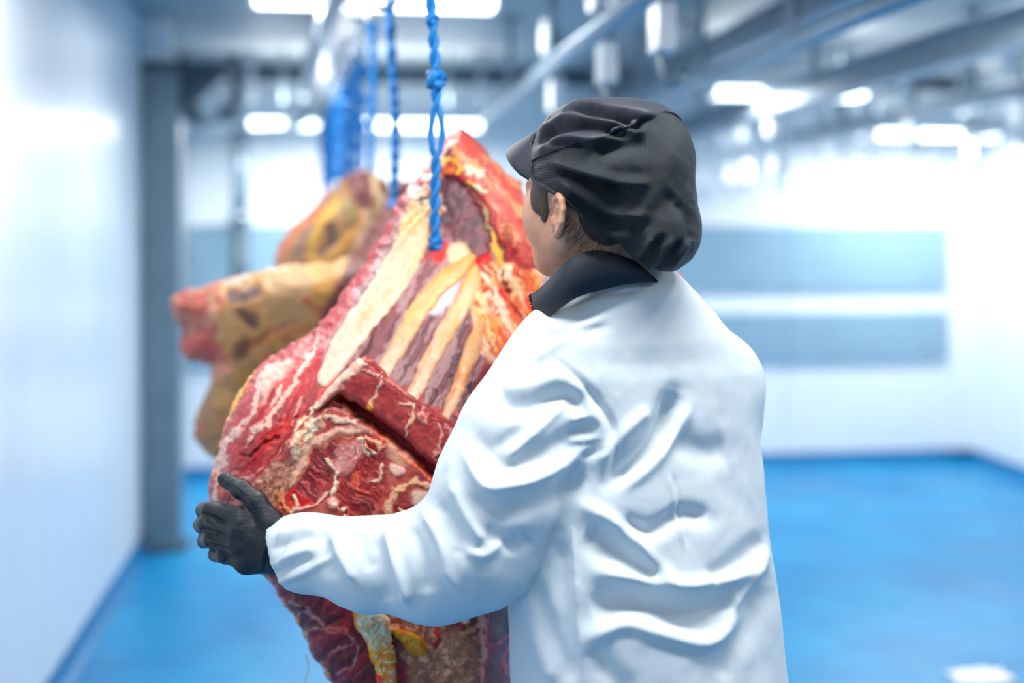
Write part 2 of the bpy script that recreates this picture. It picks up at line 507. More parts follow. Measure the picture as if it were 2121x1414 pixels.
# steel post against the left wall, with head plate and brace
def wthing(name, loc, label, cat, group=None):
    o = link(name, None, None, loc); o.empty_display_size = .05
    return tag(o, label, cat, group)
post = wthing('steel_post', (-0.83, 6.25, 0), 'grey square steel post standing against the white left wall', 'post')
MB().box(-.075, .085, -.07, .11, 0.012, 2.26).make('shaft', MAT['post'], post)
MB().box(-.087, .12, -.10, .14, 0, .014).make('base_plate', MAT['dark_steel'], post)
MB().box(-.08, .34, -.09, .13, 2.26, 2.30).make('head_plate', MAT['dark_steel'], post)
MB().add([(.085, -.03, 2.05), (.085, .03, 2.05), (.30, .03, 2.26), (.30, -.03, 2.26), (.085, -.03, 2.26), (.085, .03, 2.26)],
         [(0, 1, 2, 3), (3, 2, 5, 4), (0, 4, 5, 1), (0, 3, 4), (1, 5, 2)]).make('gusset', MAT['dark_steel'], post)
MB().box(-.085, .03, -.06, .08, 2.30, CEIL - .013).make('upper_stub', MAT['white_plastic'], post)

# upright drain pipe on the back wall, left of the carcasses
dp = wthing('drain_pipe', tuple(np.append(W(497, 480, 7.55)[:2], 0.75)), 'dark grey upright pipe on the back wall behind the carcasses', 'pipe')
MB().tube([(0, 0, 0), (0, 0, .85)], .055, 14).make('lower_pipe', MAT['dark_steel'], dp, smooth=True)
MB().tube([(0, 0, .85), (0, 0, 1.4)], .05, 14).make('upper_pipe', MAT['galv'], dp, smooth=True)
for z in (.1, .84, 1.3):
    MB().tube([(0, 0, z - .02), (0, 0, z + .02)], .066, 14).make('pipe_clamp', MAT['steel'], dp, smooth=True)
    MB().box(-.015, .015, .05, ROOM_Y1 - float(dp.location.y) - .001, z - .015, z + .015).make('clamp_arm', MAT['steel'], dp)

# ------------------------------------------------------------------ lamps
def batten(x, y, z, L, label):
    r = wthing('ceiling_batten', (x, y, z), label, 'lamp', 'ceiling batten lamps')
    top = CEIL - .012 - z
    MB().box(-L / 2, L / 2, -.09, .09, -.02, min(top, .07)).make('housing', MAT['white_plastic'], r)
    if top > .08:
        for s in (-.35, .35):
            MB().tube([(s * L, 0, .07), (s * L, 0, top)], .01, 8).make('stem', MAT['galv'], r, smooth=True)
    MB().box(-L / 2 + .02, L / 2 - .02, -.075, .075, -.055, -.02).make('diffuser', MAT['lamp'], r)
    for s in (-1, 1):
        MB().box(min(s * L / 2, s * (L / 2 - .02)), max(s * L / 2, s * (L / 2 - .02)), -.085, .085, -.058, -.02).make('end_cap', MAT['white_plastic'], r)
BL = ['white batten lamp on the ceiling behind the photographer', 'white batten lamp on the ceiling above the worker',
      'white batten lamp on the ceiling right of the worker', 'white batten lamp above the empty floor on the right',
      'white batten lamp across the ceiling behind the top of the ropes', 'white batten lamp hung low between the right-hand ceiling rails',
      'white batten lamp hung low by the back wall behind the ropes', 'white batten lamp hung low in the far right corner',
      'short white batten lamp added unseen on the ceiling to brighten the left wall']
for b, lab in zip(BATTENS, BL):
    batten(b[0], b[1], b[2], b[3], lab)

# ------------------------------------------------------------------ overhead rails along the room
def rail(x, z, y0, y1, label, hangers, kind='pipe', top=None, xo=0.0):
    r = wthing('overhead_rail', (x, y0, z), label, 'rail', 'overhead rails')
    if kind == 'pipe':
        MB().tube([(0, 0, 0), (0, y1 - y0, 0)], .032, 14).make('rail_tube', MAT['galv'], r, smooth=True)
    else:
        mb = MB(); L = y1 - y0
        mb.box(-.05, .05, 0, L, .05, .06).box(-.05, .05, 0, L, -.06, -.05).box(-.006, .006, 0, L, -.05, .05)
        mb.make('beam', MAT['galv'], r)
    for h in hangers:
        MB().box(-.012, .012, h - y0 - .025, h - y0 + .025, .03, CEIL - .012 - z).make('hanger', MAT['galv'], r)
        MB().box(-.05, .05, h - y0 - .05, h - y0 + .05, CEIL - .03 - z, CEIL - .0125 - z).make('hanger_plate', MAT['steel'], r)
    return r
rail(0.80, 2.13, 0.6, 7.8, 'round overhead rail with white hangers, first right of the ropes', (1.2, 2.4, 3.6, 4.8, 6.0, 7.2))
rail(1.50, 2.13, 0.6, 7.8, 'thin round rail passing just above the cap', (1.5, 3.0, 4.1, 5.2, 6.3, 7.4))
rail(1.68, 2.31, 0.6, 7.9, 'upper steel beam above the round rail over the cap', (2.0, 4.0, 6.0, 7.6), 'beam')
rail(2.08, 2.13, 0.6, 7.8, 'heavy dark overhead beam running from the top right corner', (1.8, 3.6, 5.4, 7.2), 'beam')
rail(2.86, 2.10, 0.6, 7.8, 'round overhead rail with plastic trolleys, second from the right wall', (2.0, 4.0, 5.5, 7.0))
rail(3.72, 2.08, 0.6, 7.8, 'round overhead rail nearest the right wall', (2.5, 4.5, 6.0, 7.3))

def trolley(x, y, z, label, group, hook=True, scale=1.0):   # wheel on a rail, bracket and hook
    r = wthing('rail_trolley', (x, y, z), label, 'trolley', group)
    s = scale
    MB().disc((0, 0, .055 * s), (1, 0, 0), .042 * s, .024 * s, 18).make('wheel', MAT['white_plastic'], r, smooth=True)
    bx = .046
    MB().disc((bx / 2 + .006, 0, .055 * s), (1, 0, 0), .008 * s, bx + .012, 10).make('axle', MAT['steel'], r, smooth=True)
    MB().box(bx, bx + .008, -.016 * s, .016 * s, -.09 * s, .075 * s).make('bracket', MAT['steel'], r)
    MB().box(bx - .036, bx + .012, -.035 * s, .035 * s, -.075 - .075 * s, -.075).make('body', MAT['white_plastic'], r)
    if hook:
        pts = [(.03, 0, -.07 - .07 * s), (.03, 0, -.075 - .10 * s)] + [(.03 + .022 * s * (1 - math.cos(a)), 0, -.075 - .10 * s - .03 * s * math.sin(a)) for a in np.linspace(.3, math.pi * .95, 7)]
        MB().tube(pts, .006 * s, 8).make('hook', MAT['steel'], r, smooth=True)
    return r
ORD = ['first', 'second', 'third', 'fourth', 'fifth']
# white trolleys on the first right rail
for y, lab in ((3.25, 'large white trolley on the round rail, nearest the camera'), (3.95, 'white trolley on the round rail, second from the camera'), (4.9, 'white trolley on the round rail, third and farthest')):
    trolley(0.80, y, 2.165, lab, 'white trolleys on the round rail', scale=1.6)
for y, lab in ((4.9, 'pair-forming white trolley on the rail below the top right corner, nearer one'), (5.15, 'pair-forming white trolley on the rail below the top right corner, farther one')):
    trolley(2.86, y, 2.135, lab, 'paired trolleys on the right rail', scale=1.4)
for k, y in enumerate((6.2, 6.7, 7.1, 7.4)):
    trolley(2.86, y, 2.135, ORD[k] + ' nearest of the small distant trolleys on the second rail from the right wall', 'distant trolleys on the second right rail', scale=1.3)
for k, y in enumerate((6.0, 6.5, 6.8, 7.3, 7.6)):
    trolley(2.08, y, 1.942, ORD[k] + ' nearest of the small distant trolleys below the heavy dark beam', 'distant trolleys below the dark beam', scale=1.3)
for k, y in enumerate((5.9, 6.6, 7.2)):
    trolley(3.72, y, 2.115, ORD[k] + ' nearest of the small distant trolleys on the rail by the right wall', 'distant trolleys on the right wall rail', scale=1.3)

# ------------------------------------------------------------------ carcass rail with its trolleys and ropes (camera-aligned layout turned into the room)
RZ = 2.26
def rail_pt(Y, off=0.0):
    return np.array([-0.152 - 0.2 * (Y - 2.45) + off, Y, RZ])
cr = wthing('carcass_rail', tuple(cam2w(rail_pt(1.6, -.075))), 'overhead tube rail that carries the ropes of the hanging carcasses', 'rail')
o0 = cam2w(rail_pt(1.6, -.075))
MB().tube([cam2w(rail_pt(Y, -.075)) - o0 for Y in (1.6, 4, 7.0)], .035, 14).make('rail_tube', MAT['galv'], cr, smooth=True)
for Y in (2.0, 3.45, 4.65, 5.85):
    p = cam2w(rail_pt(Y, -.075)) - o0
    MB().box(p[0] - .012, p[0] + .012, p[1] - .03, p[1] + .03, .03, CEIL - .012 - RZ).make('hanger', MAT['galv'], cr)
    MB().box(p[0] - .06, p[0] + .06, p[1] - .06, p[1] + .06, CEIL - .03 - RZ, CEIL - .0125 - RZ).make('hanger_plate', MAT['steel'], cr)

# cross track with motor box and curved arm left of the ropes
ct = wthing('cross_track', tuple(W(520, 250, 7.1)), 'bright steel cross track bending toward the carcass rail', 'rail')
o1 = W(520, 250, 7.1)
pts = smooth_line([W(418, 262, 7.2) - o1, W(520, 250, 7.1) - o1, W(590, 256, 7.02) - o1, W(622, 246, 6.95) - o1, W(636, 236, 6.88) - o1], 20)
MB().tube(pts, .04, 12).make('track_tube', MAT['steel'], ct, smooth=True)
MB().box(-.02, .02, -.02, .02, .02, CEIL - .012 - float(o1[2])).make('hanger', MAT['galv'], ct)
mbx = wthing('motor_box', tuple(W(378, 235, 7.25)), 'dark grey motor box at the end of the cross track', 'motor')
MB().box(-.07, .09, -.08, .08, -.055, .06).make('housing', MAT['dark_steel'], mbx)
MB().disc((.02, -.09, -.075), (0, 1, 0), .03, .03, 14).make('knob', MAT['white_plastic'], mbx, smooth=True)
MB().box(-.02, .02, -.02, .02, .06, CEIL - .012 - float(mbx.location.z)).make('stem', MAT['dark_steel'], mbx)
ba = wthing('curved_bracket', tuple(W(492, 150, 7.3)), 'dark curved bracket hanging over the cross track', 'bracket')
o2 = W(492, 150, 7.3)
MB().tube(smooth_line([W(485, 150, 7.3) - o2 + np.array([0, 0, CEIL - .013 - o2[2]]) * 1.0, W(488, 165, 7.3) - o2, W(494, 195, 7.3) - o2, W(482, 222, 7.28) - o2, W(455, 236, 7.25) - o2], 16), .03, 10).make('arm', MAT['dark_steel'], ba, smooth=True)

def rope(Y, zbot, label, group, knots, off=0.0, sag=0.0, split=None, r=.006, ztop=RZ - .19, scale=1.0):
    p = rail_pt(Y, off); base = np.array([p[0], p[1], ztop])
    t = root('rope', base); tag(t, label, 'rope', group)
    rng = np.random.RandomState(int(Y * 1000))
    zs = np.linspace(ztop, zbot, 60)
    wob = lambda z, ph: .004 * np.sin(z * 13 + ph + Y * 7)
    for s in (0, 1):
        ph = zs * 95 + math.pi * s
        sep = np.full(zs.shape, r * .75)
        if split is not None:
            sep = sep + .0055 * np.exp(-((zs - split[0]) / split[1]) ** 2)
            ph = np.where(np.abs(zs - split[0]) < split[1] * 1.5, math.pi * s, ph)
        pts = np.stack([base[0] + sag * (ztop - zs) / (ztop - zbot) + wob(zs, 0) + sep * np.cos(ph), base[1] + sep * np.sin(ph) * .8, zs], 1)
        v, f = tube_vf(pts, r * .8, 7)
        cpart('strand', t, v, f, MAT['rope'])
    # loop over the hook
    a = np.linspace(0, 2 * math.pi, 18, endpoint=False)
    v, f = tube_vf(np.stack([base[0] + .012 * np.cos(a), base[1] + 0 * a, ztop + .015 + .022 * np.sin(a)], 1), r * .8, 7, True)
    cpart('loop', t, v, f, MAT['rope'])
    for kz, kr in knots:
        xk = base[0] + sag * (ztop - kz) / (ztop - zbot) + wob(kz, 0)
        u = np.linspace(0, 2 * math.pi, 26, endpoint=False)
        kn = np.stack([xk + kr * np.cos(2 * u) * (1 + .35 * np.cos(3 * u)) * .62, base[1] + kr * np.sin(2 * u) * (1 + .35 * np.cos(3 * u)) * .62, kz + kr * .75 * np.sin(3 * u)], 1)
        v, f = tube_vf(kn, kr * .52, 7, True)
        cpart('knot', t, v, f, MAT['rope'])
    return t
def zpx(py, Y): return EYE - (py - HZ) / FPX * Y
# the near rope (holds the carcass the worker hugs): its lower end sits at the cut in the ribs
rope(2.36, zpx(520, 2.36), 'blue rope with round knot tied to the rib cage the worker hugs', 'hanging blue ropes',
     [(zpx(40, 2.36), .010), (zpx(165, 2.36), .016), (zpx(505, 2.36), .012)], off=-.0165, sag=.014, split=(zpx(275, 2.36), .028), r=.0072)
rope(3.2, zpx(440, 3.2), 'blue knotted rope just behind the near rope, second in the row', 'hanging blue ropes', [(zpx(110, 3.2), .012), (zpx(60, 3.2), .012), (zpx(430, 3.2), .016)], r=.0085, sag=.012)
rope(3.73, zpx(380, 3.73), 'blue rope third in the row behind the near rope', 'hanging blue ropes', [(zpx(165, 3.73), .013), (zpx(60, 3.73), .014)], r=.0085)
fy = list(np.arange(4.15, 6.75, .2))
for k, Y in enumerate(fy):
    rope(Y, zpx(375 + 8 * (k % 3), Y) - .02 * (k % 2), 'far blue rope in the crowded end of the row', 'far crowded blue ropes', [(RZ - .24 - .04 * (k % 3), .022), (RZ - .33 - .03 * (k % 2), .02), (RZ - .42 - .05 * (k % 3), .017)], r=.0062)
def ctrolley(Y, label, group):
    p = cam2w(rail_pt(Y, -.075))
    t = trolley(p[0], p[1], RZ + .024, label, group, True, 1.15)
    t.rotation_euler = (0, 0, -A)
ctrolley(2.36, 'white trolley above the rope of the hugged carcass', 'trolleys of the carcass rail')
ctrolley(3.2, 'white trolley above the second rope of the row', 'trolleys of the carcass rail')
ctrolley(3.73, 'white trolley above the third rope of the row', 'trolleys of the carcass rail')
for k, Y in enumerate(fy):
    ctrolley(Y, 'white trolley in the crowded far end of the carcass rail', 'far trolleys of the carcass rail')

# scrap of paper on the floor
sc_p = W(2030, 1402, 4.31)
mb = MB(); N = 9; v = []
for i in range(N):
    for j in range(N):
        x = (i / (N - 1) - .5) * .19; y = (j / (N - 1) - .5) * .12
        v.append((x * (1 + .1 * math.sin(j)), y * (1 - .15 * math.cos(i * .7)), .004 + .010 * abs(math.sin(i * 1.1 + j * .6)) * (i + j) / 16))
f = [(i * N + j, (i + 1) * N + j, (i + 1) * N + j + 1, i * N + j + 1) for i in range(N - 1) for j in range(N - 1)]
nv = len(v); v += [(a, b, c - .002) for a, b, c in v]; f += [tuple(nv + k for k in q[::-1]) for q in f]
o = MB().add(v, f).make('paper_scrap', MAT['paper'], None, (0, 0, 0)); o.location = (float(sc_p[0]), float(sc_p[1]), 0.0)
tag(o, 'crumpled white paper scrap lying on the blue floor', 'paper')

# ================================================================== THE WORKER (camera-aligned metres)
def stroke_push(v, nrm, strokes, facing=True):
    """Move surface points along their normals: folds (px polyline, width px, height mm). Positive = ridge."""
    px, py = to_px(v)
    view = v - np.array([0, 0, EYE]); view /= np.linalg.norm(view, axis=1)[:, None]
    w = sstep(-0.05, 0.35, -(nrm * view).sum(1)) if facing else 1.0
    h = np.zeros(len(v))
    for pts, wd, amp in strokes:
        p = np.asarray(pts, float); pad = wd * 3
        m = (px > p[:, 0].min() - pad) & (px < p[:, 0].max() + pad) & (py > p[:, 1].min() - pad) & (py < p[:, 1].max() + pad)
        if not m.any(): continue
        d, t = seg_dist(px[m], py[m], smooth_line(p, 16) if len(p) > 2 else p)
        taper = np.clip(np.minimum(t, 1 - t) * 5 + 0.25, 0, 1)
        h[m] += amp * np.exp(-(d / wd) ** 2) * taper
    return v + nrm * (h * w * 0.001)[:, None]

TH = math.radians(24)             # torso turned: she faces away and a little left
TS = np.array([math.cos(TH), math.sin(TH)]); TD = np.array([-math.sin(TH), math.cos(TH)])
TY = 2.05
LOFT = np.array([ # row, left edge, right edge, depth/width ratio, distance
    (500, 1285, 1350, .9, 2.02), (548, 1250, 1385, .9, 2.02), (566, 1225, 1400, .9, 2.02), (585, 1190, 1420, .86, 2.02), (610, 1160, 1444, .80, 2.02), (650, 1125, 1480, .72, 2.03),
    (700, 1095, 1522, .68, 2.04), (735, 1082, 1545, .67, 2.05), (770, 1078, 1558, .67, 2.05), (860, 1082, 1567, .68, 2.05), (960, 1085, 1579, .69, 2.05),
    (1100, 1072, 1592, .72, 2.05), (1200, 1058, 1606, .74, 2.05), (1340, 1064, 1620, .76, 2.05), (1414, 1066, 1628, .78, 2.05), (1640, 1040, 1668, .78, 2.05), (1800, 1020, 1700, .78, 2.05)])
def torso_tables(Z, shrink=0.0):
    zs = EYE - (LOFT[:, 0] - HZ) / FPX * LOFT[:, 4]
    k = math.sqrt(math.cos(TH) ** 2 + .5 * math.sin(TH) ** 2)
    cx = ((LOFT[:, 1] + LOFT[:, 2]) / 2 - 1060.5) / FPX * LOFT[:, 4]
    a = (LOFT[:, 2] - LOFT[:, 1]) / 2 / FPX * LOFT[:, 4] / k - shrink
    o = np.argsort(zs); g = lambda q: np.interp(Z, zs[o], q[o])
    return g(cx), g(LOFT[:, 4]), np.maximum(g(a), .004), np.maximum(g(a * LOFT[:, 3]), .004), zs
def torso_sdf(X, Y, Z, shrink=0.0, ztop=None, zbot=None):
    cx, cy, a, b, zs = torso_tables(Z, shrink)
    u = (X - cx) * TS[0] + (Y - cy) * TS[1]; w = (X - cx) * TD[0] + (Y - cy) * TD[1]
    e = 2.25
    r = (np.abs(u / a) ** e + np.abs(w / b) ** e) ** (1 / e)
    d = (r - 1) * np.minimum(a, b)
    if ztop is not None: d = smax(d, Z - ztop, .01)
    if zbot is not None: d = np.maximum(d, zbot - Z)
    return d
# arms: joint positions
ARM_L = [C(1165, 775, 2.00), C(1085, 905, 1.97), C(1040, 1010, 1.955), C(985, 1130, 1.95), C(905, 1168, 1.965), C(760, 1168, 1.99), C(640, 1145, 2.02), C(575, 1130, 2.045)]
RAD_L = [.092, .098, .098, .092, .086, .068, .056, .046]
ARM_R = [C(1475, 800, 2.11), C(1470, 950, 2.22), C(1440, 1075, 2.32), C(1290, 1050, 2.44), C(1190, 1020, 2.50)]
RAD_R = [.085, .078, .07, .058, .045]
cuff_p = C(574, 1130, 2.04); cuff_n = np.array([-.90, .12, -.40]); cuff_n /= np.linalg.norm(cuff_n)
cuffr_p = C(1195, 1022, 2.50); cuffr_n = np.array([-.8, .5, .15]); cuffr_n /= np.linalg.norm(cuffr_n)
def coat_sdf(X, Y, Z):
    d = torso_sdf(X, Y, Z, 0.0, None, .52)
    al = chain(X, Y, Z, ARM_L, RAD_L, .03)
    cut = (X - cuff_p[0]) * cuff_n[0] + (Y - cuff_p[1]) * cuff_n[1] + (Z - cuff_p[2]) * cuff_n[2]
    al = np.maximum(al, cut)
    ar = chain(X, Y, Z, ARM_R, RAD_R, .03)
    cutr = (X - cuffr_p[0]) * cuffr_n[0] + (Y - cuffr_p[1]) * cuffr_n[1] + (Z - cuffr_p[2]) * cuffr_n[2]
    ar = np.maximum(ar, cutr)
    # blend softly at the shoulder, crisply lower down where sleeve and back meet in a crease
    k = .012 + .045 * sstep(1.12, 1.28, Z)
    d = smin(d, al, k)
    d = smin(d, ar, .03)
    # neckline
    neck = 1.452 + .10 * (X - .12)
    return smax(d, Z - neck, .006)
gx = axis_grid((-.43, .50, .0042)); gy = axis_grid((1.80, 2.17, .0042), (2.17, 2.62, .011)); gz = axis_grid((.50, .76, .02), (.76, 1.50, .0042))
cv, cf = sdf_mesh(coat_sdf, gx, gy, gz)
cv = relax(cv, cf, 2)
FOLDS = [
    # armhole seam and armpit
    ([(1150, 745), (1205, 790), (1240, 835), (1268, 880), (1277, 930), (1258, 1000)], 7, -5),
    ([(1180, 790), (1225, 850), (1250, 905), (1250, 960)], 16, 6),
    ([(1261, 1003), (1335, 942), (1373, 886), (1397, 812)], 20, -17),
    ([(1290, 1010), (1350, 960), (1395, 905), (1425, 840)], 16, 9),
    ([(1240, 960), (1300, 890), (1345, 850)], 16, 8),
    ([(1400, 905), (1450, 935), (1510, 930)], 30, -8),
    # back: long crossing folds
    ([(1205, 1045), (1292, 1096), (1345, 1155), (1397, 1210)], 20, 12),
    ([(1215, 1100), (1290, 1150), (1370, 1205)], 28, -16),
    ([(1286, 1078), (1345, 1100), (1410, 1066), (1470, 1075)], 18, -11),
    ([(1243, 1185), (1320, 1198), (1397, 1213), (1480, 1205), (1576, 1176)], 20, 15),
    ([(1225, 1270), (1290, 1248), (1372, 1262), (1450, 1275), (1530, 1245)], 34, -22),
    ([(1215, 1330), (1290, 1290), (1370, 1310), (1470, 1330), (1545, 1270)], 20, 11),
    ([(1471, 1205), (1520, 1170), (1583, 1115)], 20, -11),
    ([(1500, 1300), (1555, 1210), (1590, 1130)], 16, 8),
    ([(1480, 1400), (1540, 1310), (1585, 1210)], 24, -9),
    ([(1230, 1340), (1260, 1390), (1300, 1440)], 22, -8),
    ([(1385, 985), (1400, 1050), (1416, 1133)], 5, 3),
    ([(1396, 985), (1410, 1050), (1426, 1133)], 4, -2.5),
    # side drape under the arm
    ([(1187, 1096), (1196, 1240), (1206, 1414)], 6, 5),
    ([(1160, 1120), (1170, 1260), (1190, 1414)], 18, -7),
    ([(1085, 1220), (1110, 1320), (1150, 1414)], 22, 7),
    ([(1110, 1210), (1150, 1330), (1180, 1414)], 16, -5),
    # shoulder
    ([(1110, 745), (1170, 700), (1250, 660)], 12, 4),
    ([(1120, 700), (1180, 690), (1260, 675)], 9, -4),
    ([(1150, 640), (1230, 610), (1330, 600)], 6, -3),
    # upper sleeve
    ([(1035, 838), (1090, 842), (1150, 822), (1225, 836)], 22, -12),
    ([(1040, 800), (1100, 800), (1170, 775)], 24, 7),
    ([(1045, 955), (1119, 886), (1175, 830)], 10, 6),
    ([(1020, 930), (1080, 890), (1120, 850)], 16, -6),
    ([(965, 935), (1002, 1005), (1060, 1005), (1125, 985), (1212, 930)], 15, 11),
    ([(980, 900), (1040, 960), (1110, 945), (1200, 890)], 22, -9),
    ([(1180, 870), (1225, 860)], 7, 4), ([(1185, 895), (1240, 880)], 7, -4), ([(1180, 915), (1245, 905)], 7, 4),
    ([(1200, 945), (1255, 930)], 7, -4),
    ([(960, 1030), (1040, 1060), (1140, 1030), (1220, 985)], 20, -6),
    # elbow
    ([(935, 1000), (975, 1080), (1000, 1120)], 16, 9),
    ([(905, 1040), (950, 1110), (960, 1150)], 14, -8),
    ([(950, 1130), (1000, 1150), (1040, 1120)], 12, 7),
    ([(1000, 1090), (1060, 1130), (1100, 1110)], 16, -5),
    ([(880, 1060), (915, 1130), (930, 1200)], 14, 8),
    ([(925, 1190), (960, 1230), (990, 1240)], 14, 5),
    # forearm
    ([(800, 1100), (825, 1180), (846, 1250)], 13, 11),
    ([(775, 1110), (795, 1190), (800, 1250)], 16, -7),
    ([(850, 1090), (875, 1160), (885, 1230)], 16, -7),
    ([(690, 1105), (705, 1150), (735, 1203)], 13, 9),
    ([(740, 1100), (755, 1150), (770, 1180)], 16, -6),
    ([(660, 1090), (675, 1140), (690, 1200)], 14, -5),
    ([(566, 1175), (600, 1150), (650, 1135)], 9, 6),
    ([(572, 1206), (630, 1185), (690, 1150)], 9, 6),
    ([(566, 1190), (610, 1172), (650, 1155)], 8, -5),
    ([(560, 1140), (610, 1120), (660, 1110)], 10, -5),
    ([(570, 1110), (620, 1095), (660, 1098)], 9, 4),
    ([(604, 1078), (580, 1110), (562, 1160), (556, 1192)], 4, 2.0),
    ([(618, 1080), (594, 1112), (576, 1160), (570, 1198)], 3.5, -2.5),
]
cn = vnormals(cv, cf)
ppx, ppy = to_px(cv)
soft = 1.0 - 0.6 * np.exp(-(((ppx - 1400) / 130) ** 2 + ((ppy - 690) / 90) ** 2))
nz = fbm(cv[:, 0] * 13, cv[:, 1] * 13, cv[:, 2] * 9, 5, 3) * .0055 + fbm(cv[:, 0] * 34, cv[:, 1] * 34, cv[:, 2] * 26, 9, 3) * .0016
cv = cv + cn * (nz * soft)[:, None]
cn = vnormals(cv, cf)
cv = stroke_push(cv, cn, [(a_, w_ * (.8 if h_ > 0 else 1.0), (.95 if h_ > 0 else 1.15) * h_) for a_, w_, h_ in FOLDS])
cv = relax(cv, cf, 1, .4)

# --- head frame
HC = C(1211, 406, 1.98)
FD = np.array([-.73, .684, 0]); FD /= np.linalg.norm(FD)
LD = np.array([-FD[1], FD[0], 0]); UD = np.array([0, 0, 1.])       # LD: her left, toward the camera
LD = np.array([-FD[1], FD[0], 0.])
if LD[1] > 0: LD = -LD
AX = (FD, LD, UD)
def H(f, l, u): return HC + FD * f + LD * l + UD * u
EAR = H(-.008, .073, -.034)
def head_sdf(X, Y, Z):
    d = ellip(X, Y, Z, H(-.012, 0, .030), AX, (.097, .076, .092))
    d = smin(d, ellip(X, Y, Z, H(.028, 0, -.035), AX, (.066, .060, .082)), .03)
    d = smin(d, cone(X, Y, Z, H(.070, 0, -.100), H(.066, 0, -.106), .020, .018), .028)          # chin
    for s in (-1, 1):
        d = smin(d, cone(X, Y, Z, H(.060, s * .020, -.100), H(-.005, s * .056, -.062), .014, .014), .03)   # jaw
        d = smin(d, ellip(X, Y, Z, H(.048, s * .038, -.030), AX, (.036, .030, .046)), .025)      # cheekbone
        d = smin(d, cone(X, Y, Z, H(.082, s * .012, .022), H(.068, s * .048, .018), .010, .008), .012)     # brow
        d = smax(d, -ellip(X, Y, Z, H(.092, s * .031, .004), AX, (.016, .018, .011)), .01)      # eye socket
        d = smin(d, ellip(X, Y, Z, H(.076, s * .031, .004), AX, (.012, .012, .012)), .003)      # eyeball
    d = smin(d, cone(X, Y, Z, H(.092, 0, .010), H(.112, 0, -.032), .007, .010), .010)           # nose
    for s in (-1, 1): d = smin(d, cone(X, Y, Z, H(.098, s * .011, -.036), H(.096, s * .012, -.036), .007, .007), .006)
    d = smin(d, ellip(X, Y, Z, H(.088, 0, -.064), AX, (.010, .022, .006)), .005)                # lips
    d = smin(d, ellip(X, Y, Z, H(.086, 0, -.075), AX, (.010, .020, .006)), .005)
    # neck
    d = smin(d, cone(X, Y, Z, H(-.022, -.012, -.05), C(1255, 640, 2.035), .050, .050), .02)
    # ears
    for s in (-1, 1):
        n = LD * s; b = -FD * .93 + n * .36; b /= np.linalg.norm(b)
        up = UD * .97 - FD * .16; up -= b * (up @ b); up /= np.linalg.norm(up); nn = np.cross(b, up); nn *= np.sign(nn @ n)
        c = H(-.008, s * .074, -.032)
        e = lambda i, j, k=0.: c + b * i + up * j + nn * k
        ear = ellip(X, Y, Z, e(.008, .002), (b, up, nn), (.017, .029, .0045))
        rim = [e(-.006, .016, .003), e(-.001, .026, .004), e(.010, .031, .004), e(.020, .024, .004), e(.024, .010, .003), e(.021, -.008, .003), e(.012, -.022, .002), e(.003, -.028, .001)]
        ear = smin(ear, chain(X, Y, Z, rim, [.004, .0045, .005, .0052, .005, .0048, .005, .0062], .002), .003)
        ear = smax(ear, -ellip(X, Y, Z, e(.005, -.002, .007), (b, up, nn), (.009, .013, .008)), .003)
        ear = smin(ear, cone(X, Y, Z, e(-.007, -.004, .004), e(-.006, -.012, .003), .0045, .004), .003)
        d = smin(d, ear, .006)
    return d
def body_sdf(X, Y, Z):
    d = head_sdf(X, Y, Z)
    t = torso_sdf(X, Y, Z, .060, 1.42, .85)
    t = smin(t, chain(X, Y, Z, ARM_L, [r * .5 for r in RAD_L], .02), .02)
    t = smin(t, chain(X, Y, Z, ARM_R, [r * .5 for r in RAD_R], .02), .02)
    for hx in (1230, 1460):
        hip = C(hx, 1500, 2.05 + (hx - 1345) * .0003)
        t = smin(t, chain(X, Y, Z, [hip, hip + np.array([-.01, .0, -.28]), hip + np.array([0, .03, -.58]), np.array([hip[0], hip[1] + .02, .09])], [.095, .07, .06, .04], .03), .04)
        t = smin(t, cone(X, Y, Z, np.array([hip[0], hip[1], .06]), np.array([hip[0] - .06, hip[1] + .15, .04]), .04, .03), .03)
    return smin(d, t, .03)
hx0, hx1 = HC[0] - .145, HC[0] + .135
gx = axis_grid((-.43, hx0, .014), (hx0, hx1, .0024), (hx1, .50, .014))
gy = axis_grid((1.82, HC[1] - .13, .012), (HC[1] - .13, HC[1] + .115, .0024), (HC[1] + .115, 2.62, .012))
gz = axis_grid((0.0, 1.40, .016), (1.40, 1.70, .0024))
bv, bf = sdf_mesh(body_sdf, gx, gy, gz)
PB = np.array([float(C(1345, 480, 2.05)[0]), 2.05, 0.0])
person = link('person', mesh_of('person', bv - PB, bf, MAT['skin']), None, tuple(cam2w(PB)), -A)
setg(person, *PB)
tag(person, 'worker in white coat, black cap and gloves hugging a hanging carcass', 'person')
cpart('coat', person, cv, cf, MAT['coat'])

